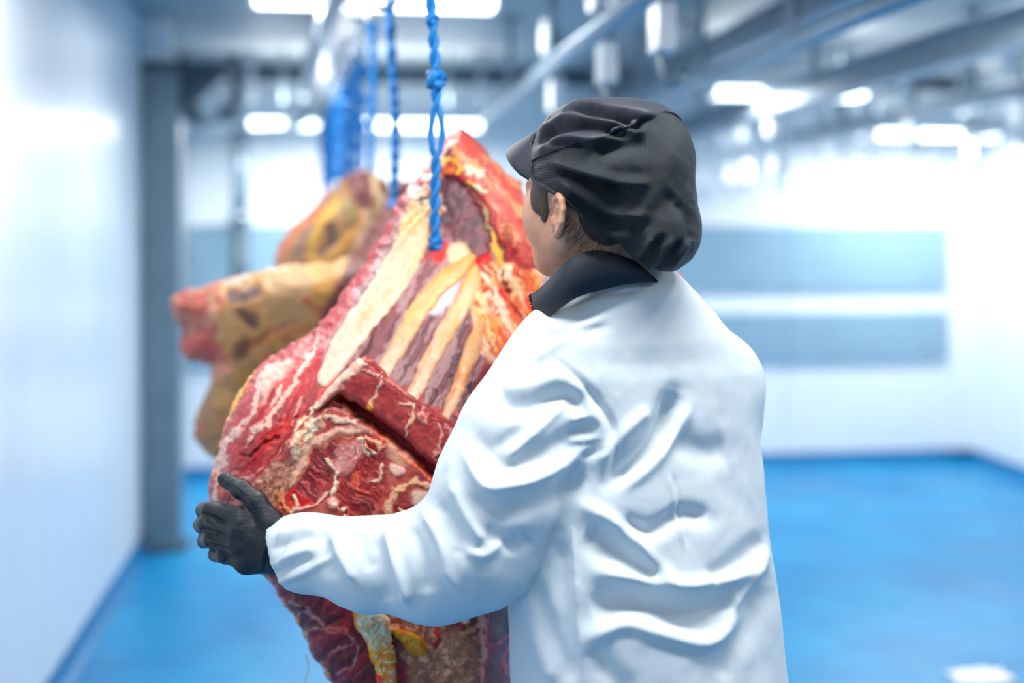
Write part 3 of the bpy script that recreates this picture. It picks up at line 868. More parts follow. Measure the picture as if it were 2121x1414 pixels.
# trousers and boots below the frame
def leg_sdf(X, Y, Z):
    d = None
    for hx in (1230, 1460):
        hip = C(hx, 1500, 2.05 + (hx - 1345) * .0003)
        c = chain(X, Y, Z, [hip, hip + np.array([-.01, .0, -.28]), hip + np.array([0, .03, -.58]), np.array([hip[0], hip[1] + .02, .14])], [.108, .088, .078, .07], .03)
        d = c if d is None else smin(d, c, .02)
    return np.maximum(np.maximum(d, .12 - Z), Z - .80)
v, f = sdf_mesh(leg_sdf, axis_grid((-.1, .6, .014)), axis_grid((1.85, 2.3, .014)), axis_grid((.08, .84, .016)))
cpart('trousers', person, v, f, MAT['trousers'])
for hx in (1230, 1460):
    hip = C(hx, 1500, 2.05 + (hx - 1345) * .0003)
    def boot_sdf(X, Y, Z):
        d = cone(X, Y, Z, (hip[0], hip[1] + .02, .26), (hip[0], hip[1] + .01, .07), .064, .056)
        d = smin(d, cone(X, Y, Z, (hip[0], hip[1] - .02, .045), (hip[0] - .07, hip[1] + .17, .04), .05, .045), .03)
        return np.maximum(d, .002 - Z)
    v, f = sdf_mesh(boot_sdf, axis_grid((hip[0] - .2, hip[0] + .12, .01)), axis_grid((hip[1] - .12, hip[1] + .27, .01)), axis_grid((-.02, .36, .01)))
    cpart('boot', person, v, f, MAT['boot'])

# --- cap
def cap_edge(X, Y, Z):            # positive where the cap exists (above its opening)
    f = (X - HC[0]) * FD[0] + (Y - HC[1]) * FD[1]; u = Z - HC[2]
    g = np.where(f > -.02, -.004 + .42 * (f + .02), -.004 + 1.05 * (f + .02))
    g = np.maximum(g, -.125)
    return (u - g) * .75
def cap_base(X, Y, Z):
    ax = (np.array([1., 0, 0]), np.array([0, 1., 0]), UD)
    d = ellip(X, Y, Z, H(-.012, 0, .034), AX, (.099, .086, .104))
    d = smin(d, ellip(X, Y, Z, C(1206, 300, 1.985), ax, (.062, .086, .062)), .02)
    d = smin(d, ellip(X, Y, Z, C(1290, 320, 1.95), ax, (.095, .098, .082)), .035)
    d = smin(d, ellip(X, Y, Z, C(1345, 345, 1.94), ax, (.066, .09, .085)), .03)
    d = smin(d, ellip(X, Y, Z, C(1345, 445, 1.94), ax, (.070, .088, .082)), .03)
    d = smin(d, ellip(X, Y, Z, C(1375, 495, 1.94), ax, (.050, .070, .046)), .03)
    d = smin(d, ellip(X, Y, Z, C(1428, 470, 1.95), ax, (.014, .03, .035)), .012)
    return d
SEAM = [(1060, 352), (1112, 330), (1135, 322), (1170, 311), (1226, 300), (1276, 282), (1318, 261), (1368, 240), (1389, 240), (1414, 256), (1470, 290)]
def seam_side(X, Y, Z):           # positive above the seam, metres; measured in the plane of the seam line seen from the side of the head
    px = 1060.5 + X / 1.95 * FPX; py = HZ - (Z - EYE) / 1.95 * FPX
    s = np.array(SEAM, float)
    return (np.interp(px, s[:, 0], s[:, 1]) - py) / FPX * 1.95 * .9
gx = axis_grid((C(1040, 0, 1.98)[0], C(1475, 0, 1.98)[0], .0022)); gy = axis_grid((1.80, 2.11, .0026)); gz = axis_grid((C(0, 590, 1.98)[2], C(0, 190, 1.98)[2], .0022))
def crown_sdf(X, Y, Z):
    d = cap_base(X, Y, Z) - .003
    return smax(smax(d, -seam_side(X, Y, Z), .004), -cap_edge(X, Y, Z), .003)
def snood_sdf(X, Y, Z):
    d = smax(smax(cap_base(X, Y, Z), seam_side(X, Y, Z) - .004, .003), -cap_edge(X, Y, Z), .004)
    return d
CAPF = [
    ([(1110, 300), (1160, 268), (1230, 262), (1300, 275)], 9, -7), ([(1112, 315), (1165, 287), (1225, 288), (1280, 284)], 9, 5),
    ([(1118, 275), (1160, 245), (1220, 248), (1300, 262)], 10, 6), ([(1125, 258), (1175, 228), (1245, 235), (1330, 255)], 9, -6),
    ([(1140, 240), (1200, 216), (1280, 225), (1370, 243)], 10, 5), ([(1200, 235), (1270, 245), (1340, 252)], 7, -4),
    ([(1130, 300), (1170, 297), (1210, 300)], 6, -4), ([(1250, 270), (1290, 262), (1330, 258)], 5, -3),
    # snood folds fanning back from the ear
    ([(1140, 335), (1200, 352), (1280, 372), (1340, 380)], 11, 6), ([(1150, 352), (1210, 375), (1290, 398)], 11, -9),
    ([(1165, 365), (1215, 405), (1280, 440), (1340, 450)], 13, 7), ([(1180, 400), (1230, 440), (1290, 470)], 12, -5),
    ([(1230, 310), (1290, 300), (1340, 290)], 22, -9), ([(1210, 440), (1250, 475), (1310, 490)], 12, 5),
    ([(1300, 470), (1350, 450), (1400, 400)], 24, -4), ([(1300, 552), (1330, 525), (1352, 490)], 6, 3), ([(1318, 552), (1348, 525), (1372, 490)], 6, -3.5),
    ([(1340, 556), (1368, 528), (1392, 495)], 6, 3), ([(1362, 558), (1388, 530), (1410, 500)], 6, -3.5), ([(1385, 558), (1408, 530), (1426, 500)], 6, 3),
    ([(1405, 420), (1425, 455), (1432, 500)], 10, -3),
]
cap = None
for nm, fn, mt in (('cap_crown', crown_sdf, 'cap'), ('mesh_snood', snood_sdf, 'cap_mesh')):
    v, f = sdf_mesh(fn, gx, gy, gz)
    v = relax(v, f, 2)
    v = v + vnormals(v, f) * (fbm(v[:, 0] * 26, v[:, 1] * 26, v[:, 2] * 26, 3, 3) * .004)[:, None]
    v = stroke_push(v, vnormals(v, f), [(a_, w_, 1.7 * h_) for a_, w_, h_ in CAPF])
    v = relax(v, f, 1, .4)
    if cap is None:
        cap = cpart('cap', person, v, f, MAT[mt]); cap['label'] = 'navy gathered cap crown'
    else:
        cpart(nm, cap, v, f, MAT[mt])['label'] = 'black mesh snood of the cap'
# peak
NS, NT = 25, 9; top = []
for i in range(NS):
    s = -1 + 2 * i / (NS - 1)
    for j in range(NT):
        t = j / (NT - 1); R = .080 + .052 * t * max(0, 1 - (s * .985) ** 2) ** .52
        ang = s * .98
        top.append(H(R * math.cos(ang) + .004, .95 * R * math.sin(ang), .106 - .055 * abs(s) ** 2.2 - .024 * t ** 1.3))
top = np.array(top); bot = top - np.array([0, 0, .004])
f = [(i * NT + j, (i + 1) * NT + j, (i + 1) * NT + j + 1, i * NT + j + 1) for i in range(NS - 1) for j in range(NT - 1)]
n = NS * NT
ed = [i * NT + NT - 1 for i in range(NS)]; e2 = [i * NT for i in range(NS)]
fs = f + [tuple(n + k for k in q[::-1]) for q in f]
fs += [(ed[i], ed[i + 1], n + ed[i + 1], n + ed[i]) for i in range(NS - 1)] + [(e2[i + 1], e2[i], n + e2[i], n + e2[i + 1]) for i in range(NS - 1)]
cpart('peak', cap, np.concatenate([top, bot]), fs, MAT['cap'])
# head band along the cap's edge
pts = []
for f_ in np.linspace(.088, -.075, 40):
    u = (-.004 + .42 * (f_ + .02)) if f_ > -.02 else (-.004 + 1.05 * (f_ + .02))
    l0, l1 = .0, .16
    for _ in range(24):
        lm = (l0 + l1) / 2; hp = H(f_, lm, u + .003)
        if cap_base(hp[0], hp[1], hp[2]) < 0: l0 = lm
        else: l1 = lm
    pts.append(H(f_, l0 - .002, u + .003))
v, f = tube_vf(pts, .004, 8)
cpart('head_band', cap, v, f, MAT['cap'])

# --- hair
def hair_sdf(X, Y, Z):
    d = head_sdf(X, Y, Z) - .0028
    burn = ellip(X, Y, Z, H(.034, .062, .016), AX, (.020, .03, .046))
    burn = smin(burn, ellip(X, Y, Z, H(.022, .064, -.016), AX, (.009, .03, .026)), .008)
    nape = ellip(X, Y, Z, H(-.064, .03, -.030), AX, (.034, .06, .050))
    nape = smin(nape, ellip(X, Y, Z, H(-.024, .07, .020), AX, (.05, .03, .016)), .01)
    return np.maximum(smax(d, smin(burn, nape, .008), .004), cap_edge(X, Y, Z) - .004)
v, f = sdf_mesh(hair_sdf, axis_grid((HC[0] - .13, HC[0] + .10, .0026)), axis_grid((1.86, 2.08, .0026)), axis_grid((1.44, 1.64, .0026)))
hair = cpart('hair', person, v, f, MAT['hair'])
rng = np.random.RandomState(4); mb = MB()
for k in range(70):
    e = rng.uniform(0, 1)
    px0, py0 = 1166 + 88 * e, 432 + 84 * e + rng.uniform(-2, 6)
    L = rng.uniform(18, 62) * (1 - .35 * e); sw = rng.uniform(8, 34); cu = rng.uniform(-10, 10)
    Yh = 1.906 + .006 * e
    pts = smooth_line([C(px0, py0, Yh), C(px0 - sw * .15 + cu, py0 + L * .4, Yh - .001), C(px0 - sw * .55 + cu * .6, py0 + L * .75, Yh + .003), C(px0 - sw, py0 + L, Yh + .008)], 9)
    v, f = tube_vf(pts, [.00026] * 8 + [.0001], 4); mb.add(v, f)
for k in range(14):
    px0 = rng.uniform(1100, 1135); py0 = rng.uniform(368, 395)
    pts = smooth_line([C(px0, py0, 1.925), C(px0 + 6, py0 + 30, 1.922), C(px0 + 14 + rng.uniform(-4, 6), py0 + 62, 1.918)], 7)
    v, f = tube_vf(pts, [.00024] * 6 + [.0001], 4); mb.add(v, f)
o = cpart('loose_strands', hair, mb.v, mb.f, MAT['hair']); o['kind'] = 'stuff'

# --- collar of the dark shirt
TOP = smooth_line([(1097, 613), (1125, 592), (1155, 562), (1185, 533), (1225, 519), (1270, 524), (1325, 546)], 24)
BOTL = smooth_line([(1112, 676), (1132, 660), (1165, 634), (1200, 614), (1255, 598), (1312, 586), (1362, 584)], 24)
v = []
for side in (0, 1):
    for i in range(24):
        t = i / 23; ph = math.sin(math.pi * min(.5, t * .9)) ** .8 * (1 - .25 * t)
        Yt = (2.035 - .140 * ph) if side == 0 else (2.04 + .06 * ph * (1 - t))
        for (qx, qy), dy in ((TOP[i], 0), (BOTL[i] * .35 + TOP[i] * .65, -.004), (BOTL[i], -.008)):
            v.append(C(qx + (side * 14 if 0 < i < 23 else 0), qy - side * 4, Yt + (dy if side == 0 else -dy)))
f = []
for side in (0, 1):
    o_ = side * 72
    for i in range(23):
        for j in range(2):
            q = (o_ + i * 3 + j, o_ + (i + 1) * 3 + j, o_ + (i + 1) * 3 + j + 1, o_ + i * 3 + j + 1)
            f.append(q if side == 0 else q[::-1])
f += [(0, 72, 73, 1), (1, 73, 74, 2), (69, 70, 142, 141), (70, 71, 143, 142)]
col_o = cpart('shirt_collar', person, v, f, MAT['collar'])
md = col_o.modifiers.new('thick', 'SOLIDIFY'); md.thickness = .004; md.offset = 0
mb = MB()
zp = [C(1100, 620, 2.025), C(1108, 645, 2.02), C(1113, 668, 2.015), C(1104, 690, 2.02)]
mb.tube(smooth_line(zp, 12), .0022, 6)
for t in np.linspace(0, 1, 14):
    p = smooth_line(zp, 14)[int(round(t * 13))]; mb.box(p[0] - .004, p[0] + .004, p[1] - .002, p[1] + .002, p[2] - .0009, p[2] + .0009)
mb.box(*[a for pr in zip(C(1105, 650, 2.015) - np.array([.003, .002, .009]), C(1105, 650, 2.015) + np.array([.003, .002, .009])) for a in pr])
cpart('zipper', col_o, mb.v, mb.f, MAT['black'])

# --- gloves
def glove_pts():
    wr = C(590, 1128, 2.045)
    P = {}
    P['palm'] = [(C(585, 1132, 2.045), .034), (C(548, 1122, 2.045), .038)]
    fin = [  # knuckle, middle joint, end joint, tip : wrapping around the edge of the meat
        [C(500, 1074, 2.048), C(437, 1056, 2.075), C(422, 1056, 2.112), C(434, 1054, 2.135)],
        [C(494, 1101, 2.042), C(428, 1085, 2.072), C(416, 1087, 2.115), C(428, 1088, 2.140)],
        [C(496, 1129, 2.042), C(440, 1117, 2.068), C(424, 1119, 2.108), C(434, 1120, 2.135)],
        [C(510, 1156, 2.045), C(466, 1150, 2.062), C(446, 1148, 2.095), C(452, 1145, 2.122)]]
    rad = [[.0180, .0145, .0125, .010], [.0185, .0145, .0125, .010], [.018, .0142, .012, .0098], [.0175, .0135, .0112, .009]]
    th = ([C(562, 1082, 2.040), C(532, 1039, 2.050), C(499, 1013, 2.066), C(466, 992, 2.082)], [.020, .0152, .0148, .0118])
    return fin, rad, th
FIN, FRAD, THB = glove_pts()
def glove_sdf(X, Y, Z):
    a = C(566, 1130, 2.045)
    d = chain(X, Y, Z, [C(618, 1128, 2.04), C(585, 1130, 2.045), a], [.036, .0345, .036], .02)
    for fpts, rr in zip(FIN, FRAD):
        d = smin(d, cone(X, Y, Z, a + (fpts[0] - C(497, 1110, 2.045)) * .45, fpts[0], .022, rr[0]), .014)
    fi = None
    for fpts, rr in zip(FIN, FRAD):
        c = chain(X, Y, Z, fpts, rr, .004)
        fi = c if fi is None else smin(fi, c, .0055)
    d = smin(d, fi, .010)
    d = smin(d, cone(X, Y, Z, C(592, 1150, 2.045), C(515, 1162, 2.045), .026, .020), .012)
    t = chain(X, Y, Z, [C(575, 1112, 2.045)] + THB[0], [.026] + THB[1], .008)
    return smin(d, t, .007)
gx = axis_grid((C(395, 0, 2.1)[0], C(625, 0, 2.0)[0], .0017)); gy = axis_grid((1.985, 2.165, .0019)); gz = axis_grid((C(0, 1215, 2.08)[2], C(0, 965, 2.08)[2], .0017))
v, f = sdf_mesh(glove_sdf, gx, gy, gz)
v = relax(v, f, 1)
v = v + vnormals(v, f) * (fbm(v[:, 0] * 60, v[:, 1] * 60, v[:, 2] * 60, 21, 3) * .0022)[:, None]
GF = [([(548, 1185), (556, 1140), (575, 1100), (598, 1075)], 4, -3), ([(538, 1185), (546, 1140), (562, 1105), (588, 1072)], 4, 2),
      ([(470, 1085), (430, 1066), (415, 1063)], 3.5, -3.5), ([(470, 1112), (432, 1098), (412, 1098)], 3.5, -3.5), ([(480, 1140), (445, 1130), (425, 1130)], 3.5, -3.5),
      ([(425, 1078), (440, 1088)], 3, -2), ([(430, 1112), (445, 1122)], 3, -2), ([(470, 1150), (462, 1172)], 3, -2), ([(452, 1140), (470, 1160)], 3, -2),
      ([(480, 1170), (500, 1180)], 3, -2), ([(470, 1000), (480, 1012)], 2.5, -1.5), ([(462, 990), (474, 1004)], 2.5, 1.2), ([(490, 1010), (505, 1030)], 3, -1.5),
      ([(528, 1060), (520, 1042)], 4, -2), ([(540, 1180), (525, 1150), (520, 1120)], 6, -2), ([(500, 1075), (480, 1100), (478, 1140)], 6, 1.5)]
v = stroke_push(v, vnormals(v, f), GF)
cpart('glove', person, v, f, MAT['glove'])['label'] = 'black textured rubber glove'
# the other hand, on the far side of the meat
def glove_r(X, Y, Z):
    w = C(1205, 1024, 2.495); k = C(1140, 1005, 2.53)
    d = chain(X, Y, Z, [w + np.array([.03, -.01, 0]), w, w * .45 + k * .55], [.033, .032, .036], .02)
    for i, dz in enumerate((.032, .011, -.011, -.031)):
        kk = k + np.array([0, 0, dz]); c = chain(X, Y, Z, [w * .5 + k * .5, kk, kk + np.array([-.035, .03, 0]), kk + np.array([-.062, .028, -.004])], [.02, .013, .011, .008], .006)
        d = smin(d, c, .008)
    return smin(d, chain(X, Y, Z, [w, w + np.array([-.02, .0, .04]), w + np.array([-.06, .0, .065])], [.02, .014, .010], .008), .012)
v, f = sdf_mesh(glove_r, axis_grid((C(1080, 0, 2.5)[0], C(1260, 0, 2.5)[0], .005)), axis_grid((2.42, 2.64, .005)), axis_grid((C(0, 1110, 2.5)[2], C(0, 910, 2.5)[2], .005)))
cpart('glove', person, v, f, MAT['glove'])

# ================================================================== HANGING BEEF
MEAT, MEATD, MEATP = srgb(168, 46, 50), srgb(112, 22, 32), srgb(190, 82, 78)
PURP, PURPD, GREYP = srgb(120, 70, 74), srgb(76, 34, 42), srgb(164, 128, 128)
CREAM, PEACH, YEL, ORG = srgb(240, 204, 176), srgb(236, 184, 130), srgb(230, 168, 70), srgb(236, 126, 12)
BONE, PINKW, BLOOD, BROWN, GREEN = srgb(214, 162, 140), srgb(234, 178, 164), srgb(200, 22, 20), srgb(132, 84, 62), srgb(150, 130, 90)
class Paint:
    def __init__(s, x, y, base, warp=7, wl=26, seed=0):
        s.x = x + warp * fbm(x / wl, y / wl, None, seed, 3) * 2; s.y = y + warp * fbm(x / wl, y / wl, None, seed + 50, 3) * 2
        s.rx, s.ry = x, y
        s.c = np.tile(np.asarray(base, float), (len(x), 1)); s.h = np.zeros(len(x))
    def put(s, m, col, h=0.0):
        if col is not None: s.c = s.c * (1 - m[:, None]) + np.asarray(col) * m[:, None]
        s.h += h * m
        return s
    def line(s, pts, w, col, h=0.0, op=1.0, taper=True, soft=.25, rag=0.75):
        p = np.asarray(pts, float); pad = w * 2.2 + 14
        m = (s.x > p[:, 0].min() - pad) & (s.x < p[:, 0].max() + pad) & (s.y > p[:, 1].min() - pad) & (s.y < p[:, 1].max() + pad)
        if not m.any(): return s
        d, t = seg_dist(s.x[m], s.y[m], smooth_line(p, 14) if len(p) > 2 else p)
        ww = w * (np.clip(np.minimum(t, 1 - t) * 5 + .35, 0, 1) if taper else 1.0)
        ww = ww * (1 + rag * fbm(s.rx[m] / 9, s.ry[m] / 9, None, 3, 3) * 2)
        k = 1 - sstep(soft, 1.0, d / np.maximum(ww, 1e-3))
        full = np.zeros(len(s.x)); full[m] = k * op
        return s.put(full, col, h)
    def poly(s, pts, col, h=0.0, op=1.0, soft=8.0):
        p = np.asarray(pts, float); pad = soft + 20
        m = (s.x > p[:, 0].min() - pad) & (s.x < p[:, 0].max() + pad) & (s.y > p[:, 1].min() - pad) & (s.y < p[:, 1].max() + pad)
        if not m.any(): return s
        full = np.zeros(len(s.x)); full[m] = sstep(-soft, soft, poly_sd(s.x[m], s.y[m], smooth_poly(pts, 1))) * op
        return s.put(full, col, h)
    def streaks(s, pts, ang, cols, lw=7, ll=60, seed=0, soft=14, h=0.0, op=1.0, th=0.08):
        full = sstep(-soft, soft, poly_sd(s.x, s.y, pts))
        ca, sa = math.cos(math.radians(ang)), math.sin(math.radians(ang))
        al, ac = s.x * ca + s.y * sa, -s.x * sa + s.y * ca
        for i, c in enumerate(cols):
            n = fbm(al / ll, ac / lw, None, seed + 31 * i, 3)
            s.put(full * sstep(th, th + .18, n) * op, c, h)
        return s
    def blots(s, pts, cols, size=14, seed=0, soft=12, op=1.0, th=.08, h=0.0):
        return s.streaks(pts, 0, cols, size, size, seed, soft, h, op, th)

def relief(outline, yfront, thick, drop, D, res, paint, warp=5, seed=0, D2=None, hmul=1.0, sat=1.08, gain=1.25):
    """A solid piece of meat: outline (rows and columns of the photo, placed at its true distance), rounded rim, front relief, real back."""
    o = smooth_poly(outline, 2); oa = np.array(o)
    xs = np.arange(oa[:, 0].min() - 3 * res, oa[:, 0].max() + 3 * res, res); ys = np.arange(oa[:, 1].min() - 3 * res, oa[:, 1].max() + 3 * res, res)
    GX, GY = np.meshgrid(xs, ys, indexing='ij'); sh = GX.shape
    wx = GX + warp * 2 * fbm(GX / 18, GY / 18, None, seed + 5, 3); wy = GY + warp * 2 * fbm(GX / 18, GY / 18, None, seed + 9, 3)
    d = poly_sd(wx.ravel(), wy.ravel(), o).reshape(sh)
    ins = d > 0
    gxx, gyy = np.gradient(d, res, res); gl = np.maximum(np.hypot(gxx, gyy), .3)
    near = np.zeros(sh, bool)
    for a in (-1, 0, 1):
        for b in (-1, 0, 1): near |= np.roll(np.roll(ins, a, 0), b, 1)
    ring = near & ~ins
    step = np.clip(-d / gl, 0, 1.6 * res)
    PX = np.where(ring, GX + gxx / gl * step, GX); PY = np.where(ring, GY + gyy / gl * step, GY)
    dd = np.where(ins, d, 0)
    use = ins | ring
    cell = use[:-1, :-1] & use[1:, :-1] & use[1:, 1:] & use[:-1, 1:] & (ins[:-1, :-1] | ins[1:, :-1] | ins[1:, 1:] | ins[:-1, 1:])
    idx = np.full(sh, -1); I = np.argwhere(use); idx[use] = np.arange(len(I))
    px, py, dv, rg = PX[use], PY[use], dd[use], ring[use]
    p = Paint(px, py, MEAT, seed=seed); paint(p)
    t = np.clip(dv / D, 0, 1)
    yf = yfront(px, py); rim = yf + drop
    front = yf + drop * (1 - np.sqrt(np.maximum(0, 1 - (1 - t) ** 2))) - p.h * .001 * hmul * np.clip(dv / 14, 0, 1)
    t2 = np.clip(dv / (D2 or D * 1.5), 0, 1)
    back = rim + (thick - drop) * np.sqrt(np.maximum(0, 1 - (1 - t2) ** 2))
    X = lambda Y: np.stack([(px - 1060.5) / FPX * Y, Y, EYE - (py - HZ) / FPX * Y], 1)
    vf = X(front); vb = np.stack([(px - 1060.5) / FPX * rim, back, EYE - (py - HZ) / FPX * rim], 1)
    n = len(I); bi = np.where(rg, np.arange(n), np.arange(n) + n)
    i, j = np.nonzero(cell)
    q = np.stack([idx[i, j], idx[i + 1, j], idx[i + 1, j + 1], idx[i, j + 1]], 1)
    # rows grow downward, so this order faces the camera
    F = np.concatenate([q[:, ::-1], bi[q]])
    V = np.concatenate([vf, vb]); Cc = np.concatenate([p.c, p.c * .9 + MEAT * .1])
    lum = (Cc @ np.array([.3, .5, .2]))[:, None]
    Cc = np.maximum(lum + (Cc - lum) * sat, .004) * gain
    return V, F, np.clip(Cc, 0, .92)
def rpart(name, parent, mat, *a, **k):
    v, f, c = relief(*a, **k)
    return cpart(name, parent, v, f, MAT[mat], True, c)

# ---------------------------------------------------------------- the carcass the worker hugs
def yA(px, py):
    return 2.135 + .275 * sstep(960, 330, py) + .16 * sstep(960, 1110, px) * sstep(420, 700, py) + .03 * sstep(560, 440, px)
OUT_A = [(953, 263), (972, 272), (1000, 305), (1040, 345), (1085, 388), (1112, 450), (1132, 560), (1142, 700), (1125, 800), (1105, 950), (1092, 1100), (1078, 1230), (1074, 1330), (1070, 1414), (1066, 1560), (1000, 1680), (860, 1660), (770, 1560), (700, 1432), (655, 1372), (622, 1300), (597, 1262), (570, 1222), (545, 1190), (490, 1130), (446, 1085), (430, 1035), (436, 985), (452, 932), (468, 872), (492, 810), (530, 762), (590, 716), (645, 690), (676, 655), (716, 595), (752, 548), (790, 488), (822, 420), (850, 385), (890, 325), (925, 280)]
def paintA(p):
    # --- overall muscle tone
    p.streaks([(420, 700), (700, 640), (760, 900), (560, 1100), (420, 1100)], -58, [MEATP, MEATD, MEATP], 9, 70, 11, 30, op=.7)
    # --- lower left flank, fat streaks running up and right
    p.poly([(432, 1000), (450, 930), (500, 800), (540, 755), (560, 770), (520, 830), (480, 930), (462, 1010)], MEATP, 0, .5, 14)
    p.line([(436, 1000), (452, 935), (470, 872), (495, 808), (528, 765)], 7, YEL, 2)
    p.line([(440, 1040), (447, 996), (471, 925), (504, 879), (522, 844), (529, 805), (562, 762), (596, 752)], 10, PINKW, 3)
    p.poly([(528, 800), (545, 770), (590, 745), (612, 755), (585, 778), (555, 805), (540, 850)], PINKW, 2, .85, 8)
    p.line([(508, 925), (535, 884), (562, 859), (583, 823), (608, 790), (624, 767), (645, 725), (664, 680)], 8, PINKW, 3)
    p.line([(555, 850), (566, 825), (578, 798)], 4, PINKW, 2)
    p.line([(600, 880), (615, 850), (625, 825)], 4, PINKW, 2, .7)
    p.line([(470, 1000), (520, 960), (570, 900), (610, 850)], 12, BLOOD * .8 + MEAT * .2, -4, .55)
    p.line([(505, 945), (540, 925), (575, 905)], 5, MEATD, -6)
    p.line([(600, 868), (622, 860)], 5, MEATD, -5)
    p.line([(560, 955), (598, 915), (636, 864), (674, 823)], 6, CREAM, 3)
    p.line([(475, 1005), (520, 985), (550, 965)], 5, PINKW, 2, .6)
    p.line([(445, 1010), (442, 1050), (455, 1075)], 9, PINKW, 2, .7)
    p.blots([(430, 980), (520, 960), (520, 1090), (430, 1090)], [PINKW, MEATD], 9, 5, 20, .45)
    # --- left border of the rib cage
    p.poly([(676, 655), (716, 595), (752, 548), (790, 488), (822, 420), (850, 385), (890, 325), (915, 300), (905, 350), (860, 420), (820, 500), (760, 600), (700, 690), (668, 760), (650, 740), (655, 690)], MEAT, 3, .9, 6)
    p.poly([(700, 660), (745, 590), (765, 590), (725, 665), (685, 745), (668, 770), (668, 730)], GREYP, 1, .8, 7)
    # --- rib wall: purple-grey membrane between the ribs
    p.poly([(668, 790), (690, 690), (760, 570), (830, 440), (880, 380), (930, 420), (985, 560), (1010, 640), (1000, 760), (960, 880), (880, 830), (760, 740)], PURP, -3, .95, 8)
    p.streaks([(668, 790), (690, 690), (760, 570), (830, 440), (930, 420), (985, 560), (1010, 640), (1000, 760), (960, 880), (880, 830), (760, 740)], -60, [GREYP, PURPD, GREYP], 10, 60, 77, 8, op=.75)
    p.line([(838, 570), (800, 640), (770, 700), (742, 740)], 9, PURPD, -4, .6)
    p.line([(905, 640), (870, 700), (838, 770)], 9, PURPD, -4, .6)
    p.line([(975, 690), (940, 760), (895, 830)], 10, PURPD, -4, .7)
    p.poly([(900, 600), (935, 580), (960, 560), (940, 620), (905, 650), (880, 655)], srgb(205, 195, 205), 0, .8, 8)
    p.blots([(935, 740), (975, 720), (985, 800), (960, 900), (925, 840)], [srgb(52, 40, 52)], 8, 18, 8, .9, .1, -3)
    # --- upper left fat shoulder
    p.poly([(860, 410), (905, 370), (912, 470), (890, 500), (850, 560), (800, 600), (770, 610), (800, 540), (830, 470)], PEACH, 3, .95, 8)
    p.line([(800, 545), (835, 495), (862, 440)], 6, GREEN, -1, .6)
    p.poly([(868, 430), (905, 425), (905, 460), (880, 500), (850, 530), (845, 490)], YEL, 1, .55, 12)
    p.blots([(845, 385), (900, 325), (918, 330), (908, 420), (860, 440)], [PINKW, MEATD, CREAM], 11, 41, 10, .85, .05, 2)
    p.line([(862, 425), (890, 405), (900, 395)], 9, PURPD, -4, .9)
    # --- dark hollow under the top
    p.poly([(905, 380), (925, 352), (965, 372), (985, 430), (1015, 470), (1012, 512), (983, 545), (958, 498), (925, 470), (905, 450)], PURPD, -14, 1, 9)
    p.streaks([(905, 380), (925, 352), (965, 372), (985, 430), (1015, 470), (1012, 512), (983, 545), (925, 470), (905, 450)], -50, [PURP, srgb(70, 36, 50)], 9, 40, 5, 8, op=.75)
    p.line([(915, 485), (950, 462), (980, 435)], 6, PURP, 3, .8)
    p.line([(908, 400), (914, 440)], 6, PINKW, 1, .7)
    # --- top: red muscle, orange fat
    p.poly([(953, 263), (975, 272), (1040, 345), (1085, 388), (1112, 450), (1128, 540), (1085, 560), (1050, 500), (1020, 440), (985, 375), (945, 330), (925, 320), (930, 285)], srgb(196, 88, 76), 5, .95, 9)
    p.streaks([(953, 263), (1085, 388), (1112, 450), (1128, 540), (1085, 560), (1020, 440), (985, 375), (930, 310)], 52, [srgb(226, 150, 122), srgb(160, 60, 62), srgb(236, 160, 110)], 12, 60, 61, 10, op=.7)
    p.line([(935, 290), (915, 330), (910, 318)], 7, PINKW, 2); p.line([(940, 305), (925, 325), (905, 345)], 7, MEATD, -4)
    p.line([(912, 340), (935, 335), (955, 345), (960, 360)], 11, YEL, 4); p.line([(918, 350), (945, 352)], 8, ORG, 2, .6)
    p.line([(975, 345), (985, 360), (1005, 365)], 9, CREAM, 4); p.line([(980, 385), (1000, 395), (1010, 400)], 9, CREAM, 4); p.line([(970, 375), (985, 395)], 8, YEL, 3)
    # --- right border of the hollow: dark edge, yellow fat
    p.line([(975, 385), (1000, 430), (1030, 490), (1045, 540), (1048, 570)], 9, srgb(80, 46, 34), -6, .9)
    p.line([(990, 420), (1012, 465), (1022, 510), (1030, 560)], 8, GREEN, 2, .9); p.line([(1015, 480), (1030, 520), (1040, 560)], 7, YEL, 2)
    p.line([(1040, 450), (1055, 500), (1060, 540)], 10, MEATD, -3, .7)
    # --- torn fat and muscle right of the ribs
    R = [(985, 545), (1030, 540), (1080, 560), (1132, 560), (1142, 700), (1080, 740), (1020, 770), (985, 700), (975, 620)]
    p.poly(R, srgb(214, 104, 70), 3, .9, 10)
    p.streaks(R, 62, [PEACH, BLOOD, CREAM, srgb(240, 150, 80)], 8, 45, 91, 8, h=3, op=.85)
    p.line([(990, 540), (1005, 530), (1015, 545)], 9, BLOOD, 2); p.line([(1050, 705), (1085, 690), (1110, 670)], 13, BLOOD, 1, .85)
    p.line([(985, 590), (1010, 660), (1025, 720)], 9, PEACH, 4); p.line([(1025, 600), (1045, 660), (1062, 700)], 8, CREAM, 4); p.line([(1040, 560), (1060, 620), (1080, 660)], 5, MEATD, -4)
    p.line([(1000, 735), (1030, 740), (1050, 725)], 9, PINKW, 3)
    p.poly([(985, 770), (1040, 740), (1100, 740), (1100, 900), (1000, 900), (975, 850)], srgb(120, 28, 36), -4, .95, 10)
    p.line([(975, 790), (985, 840), (965, 870)], 8, srgb(48, 40, 50), -6, .9)
    p.line([(935, 850), (960, 860), (990, 880)], 10, MEATP, 2, .8)
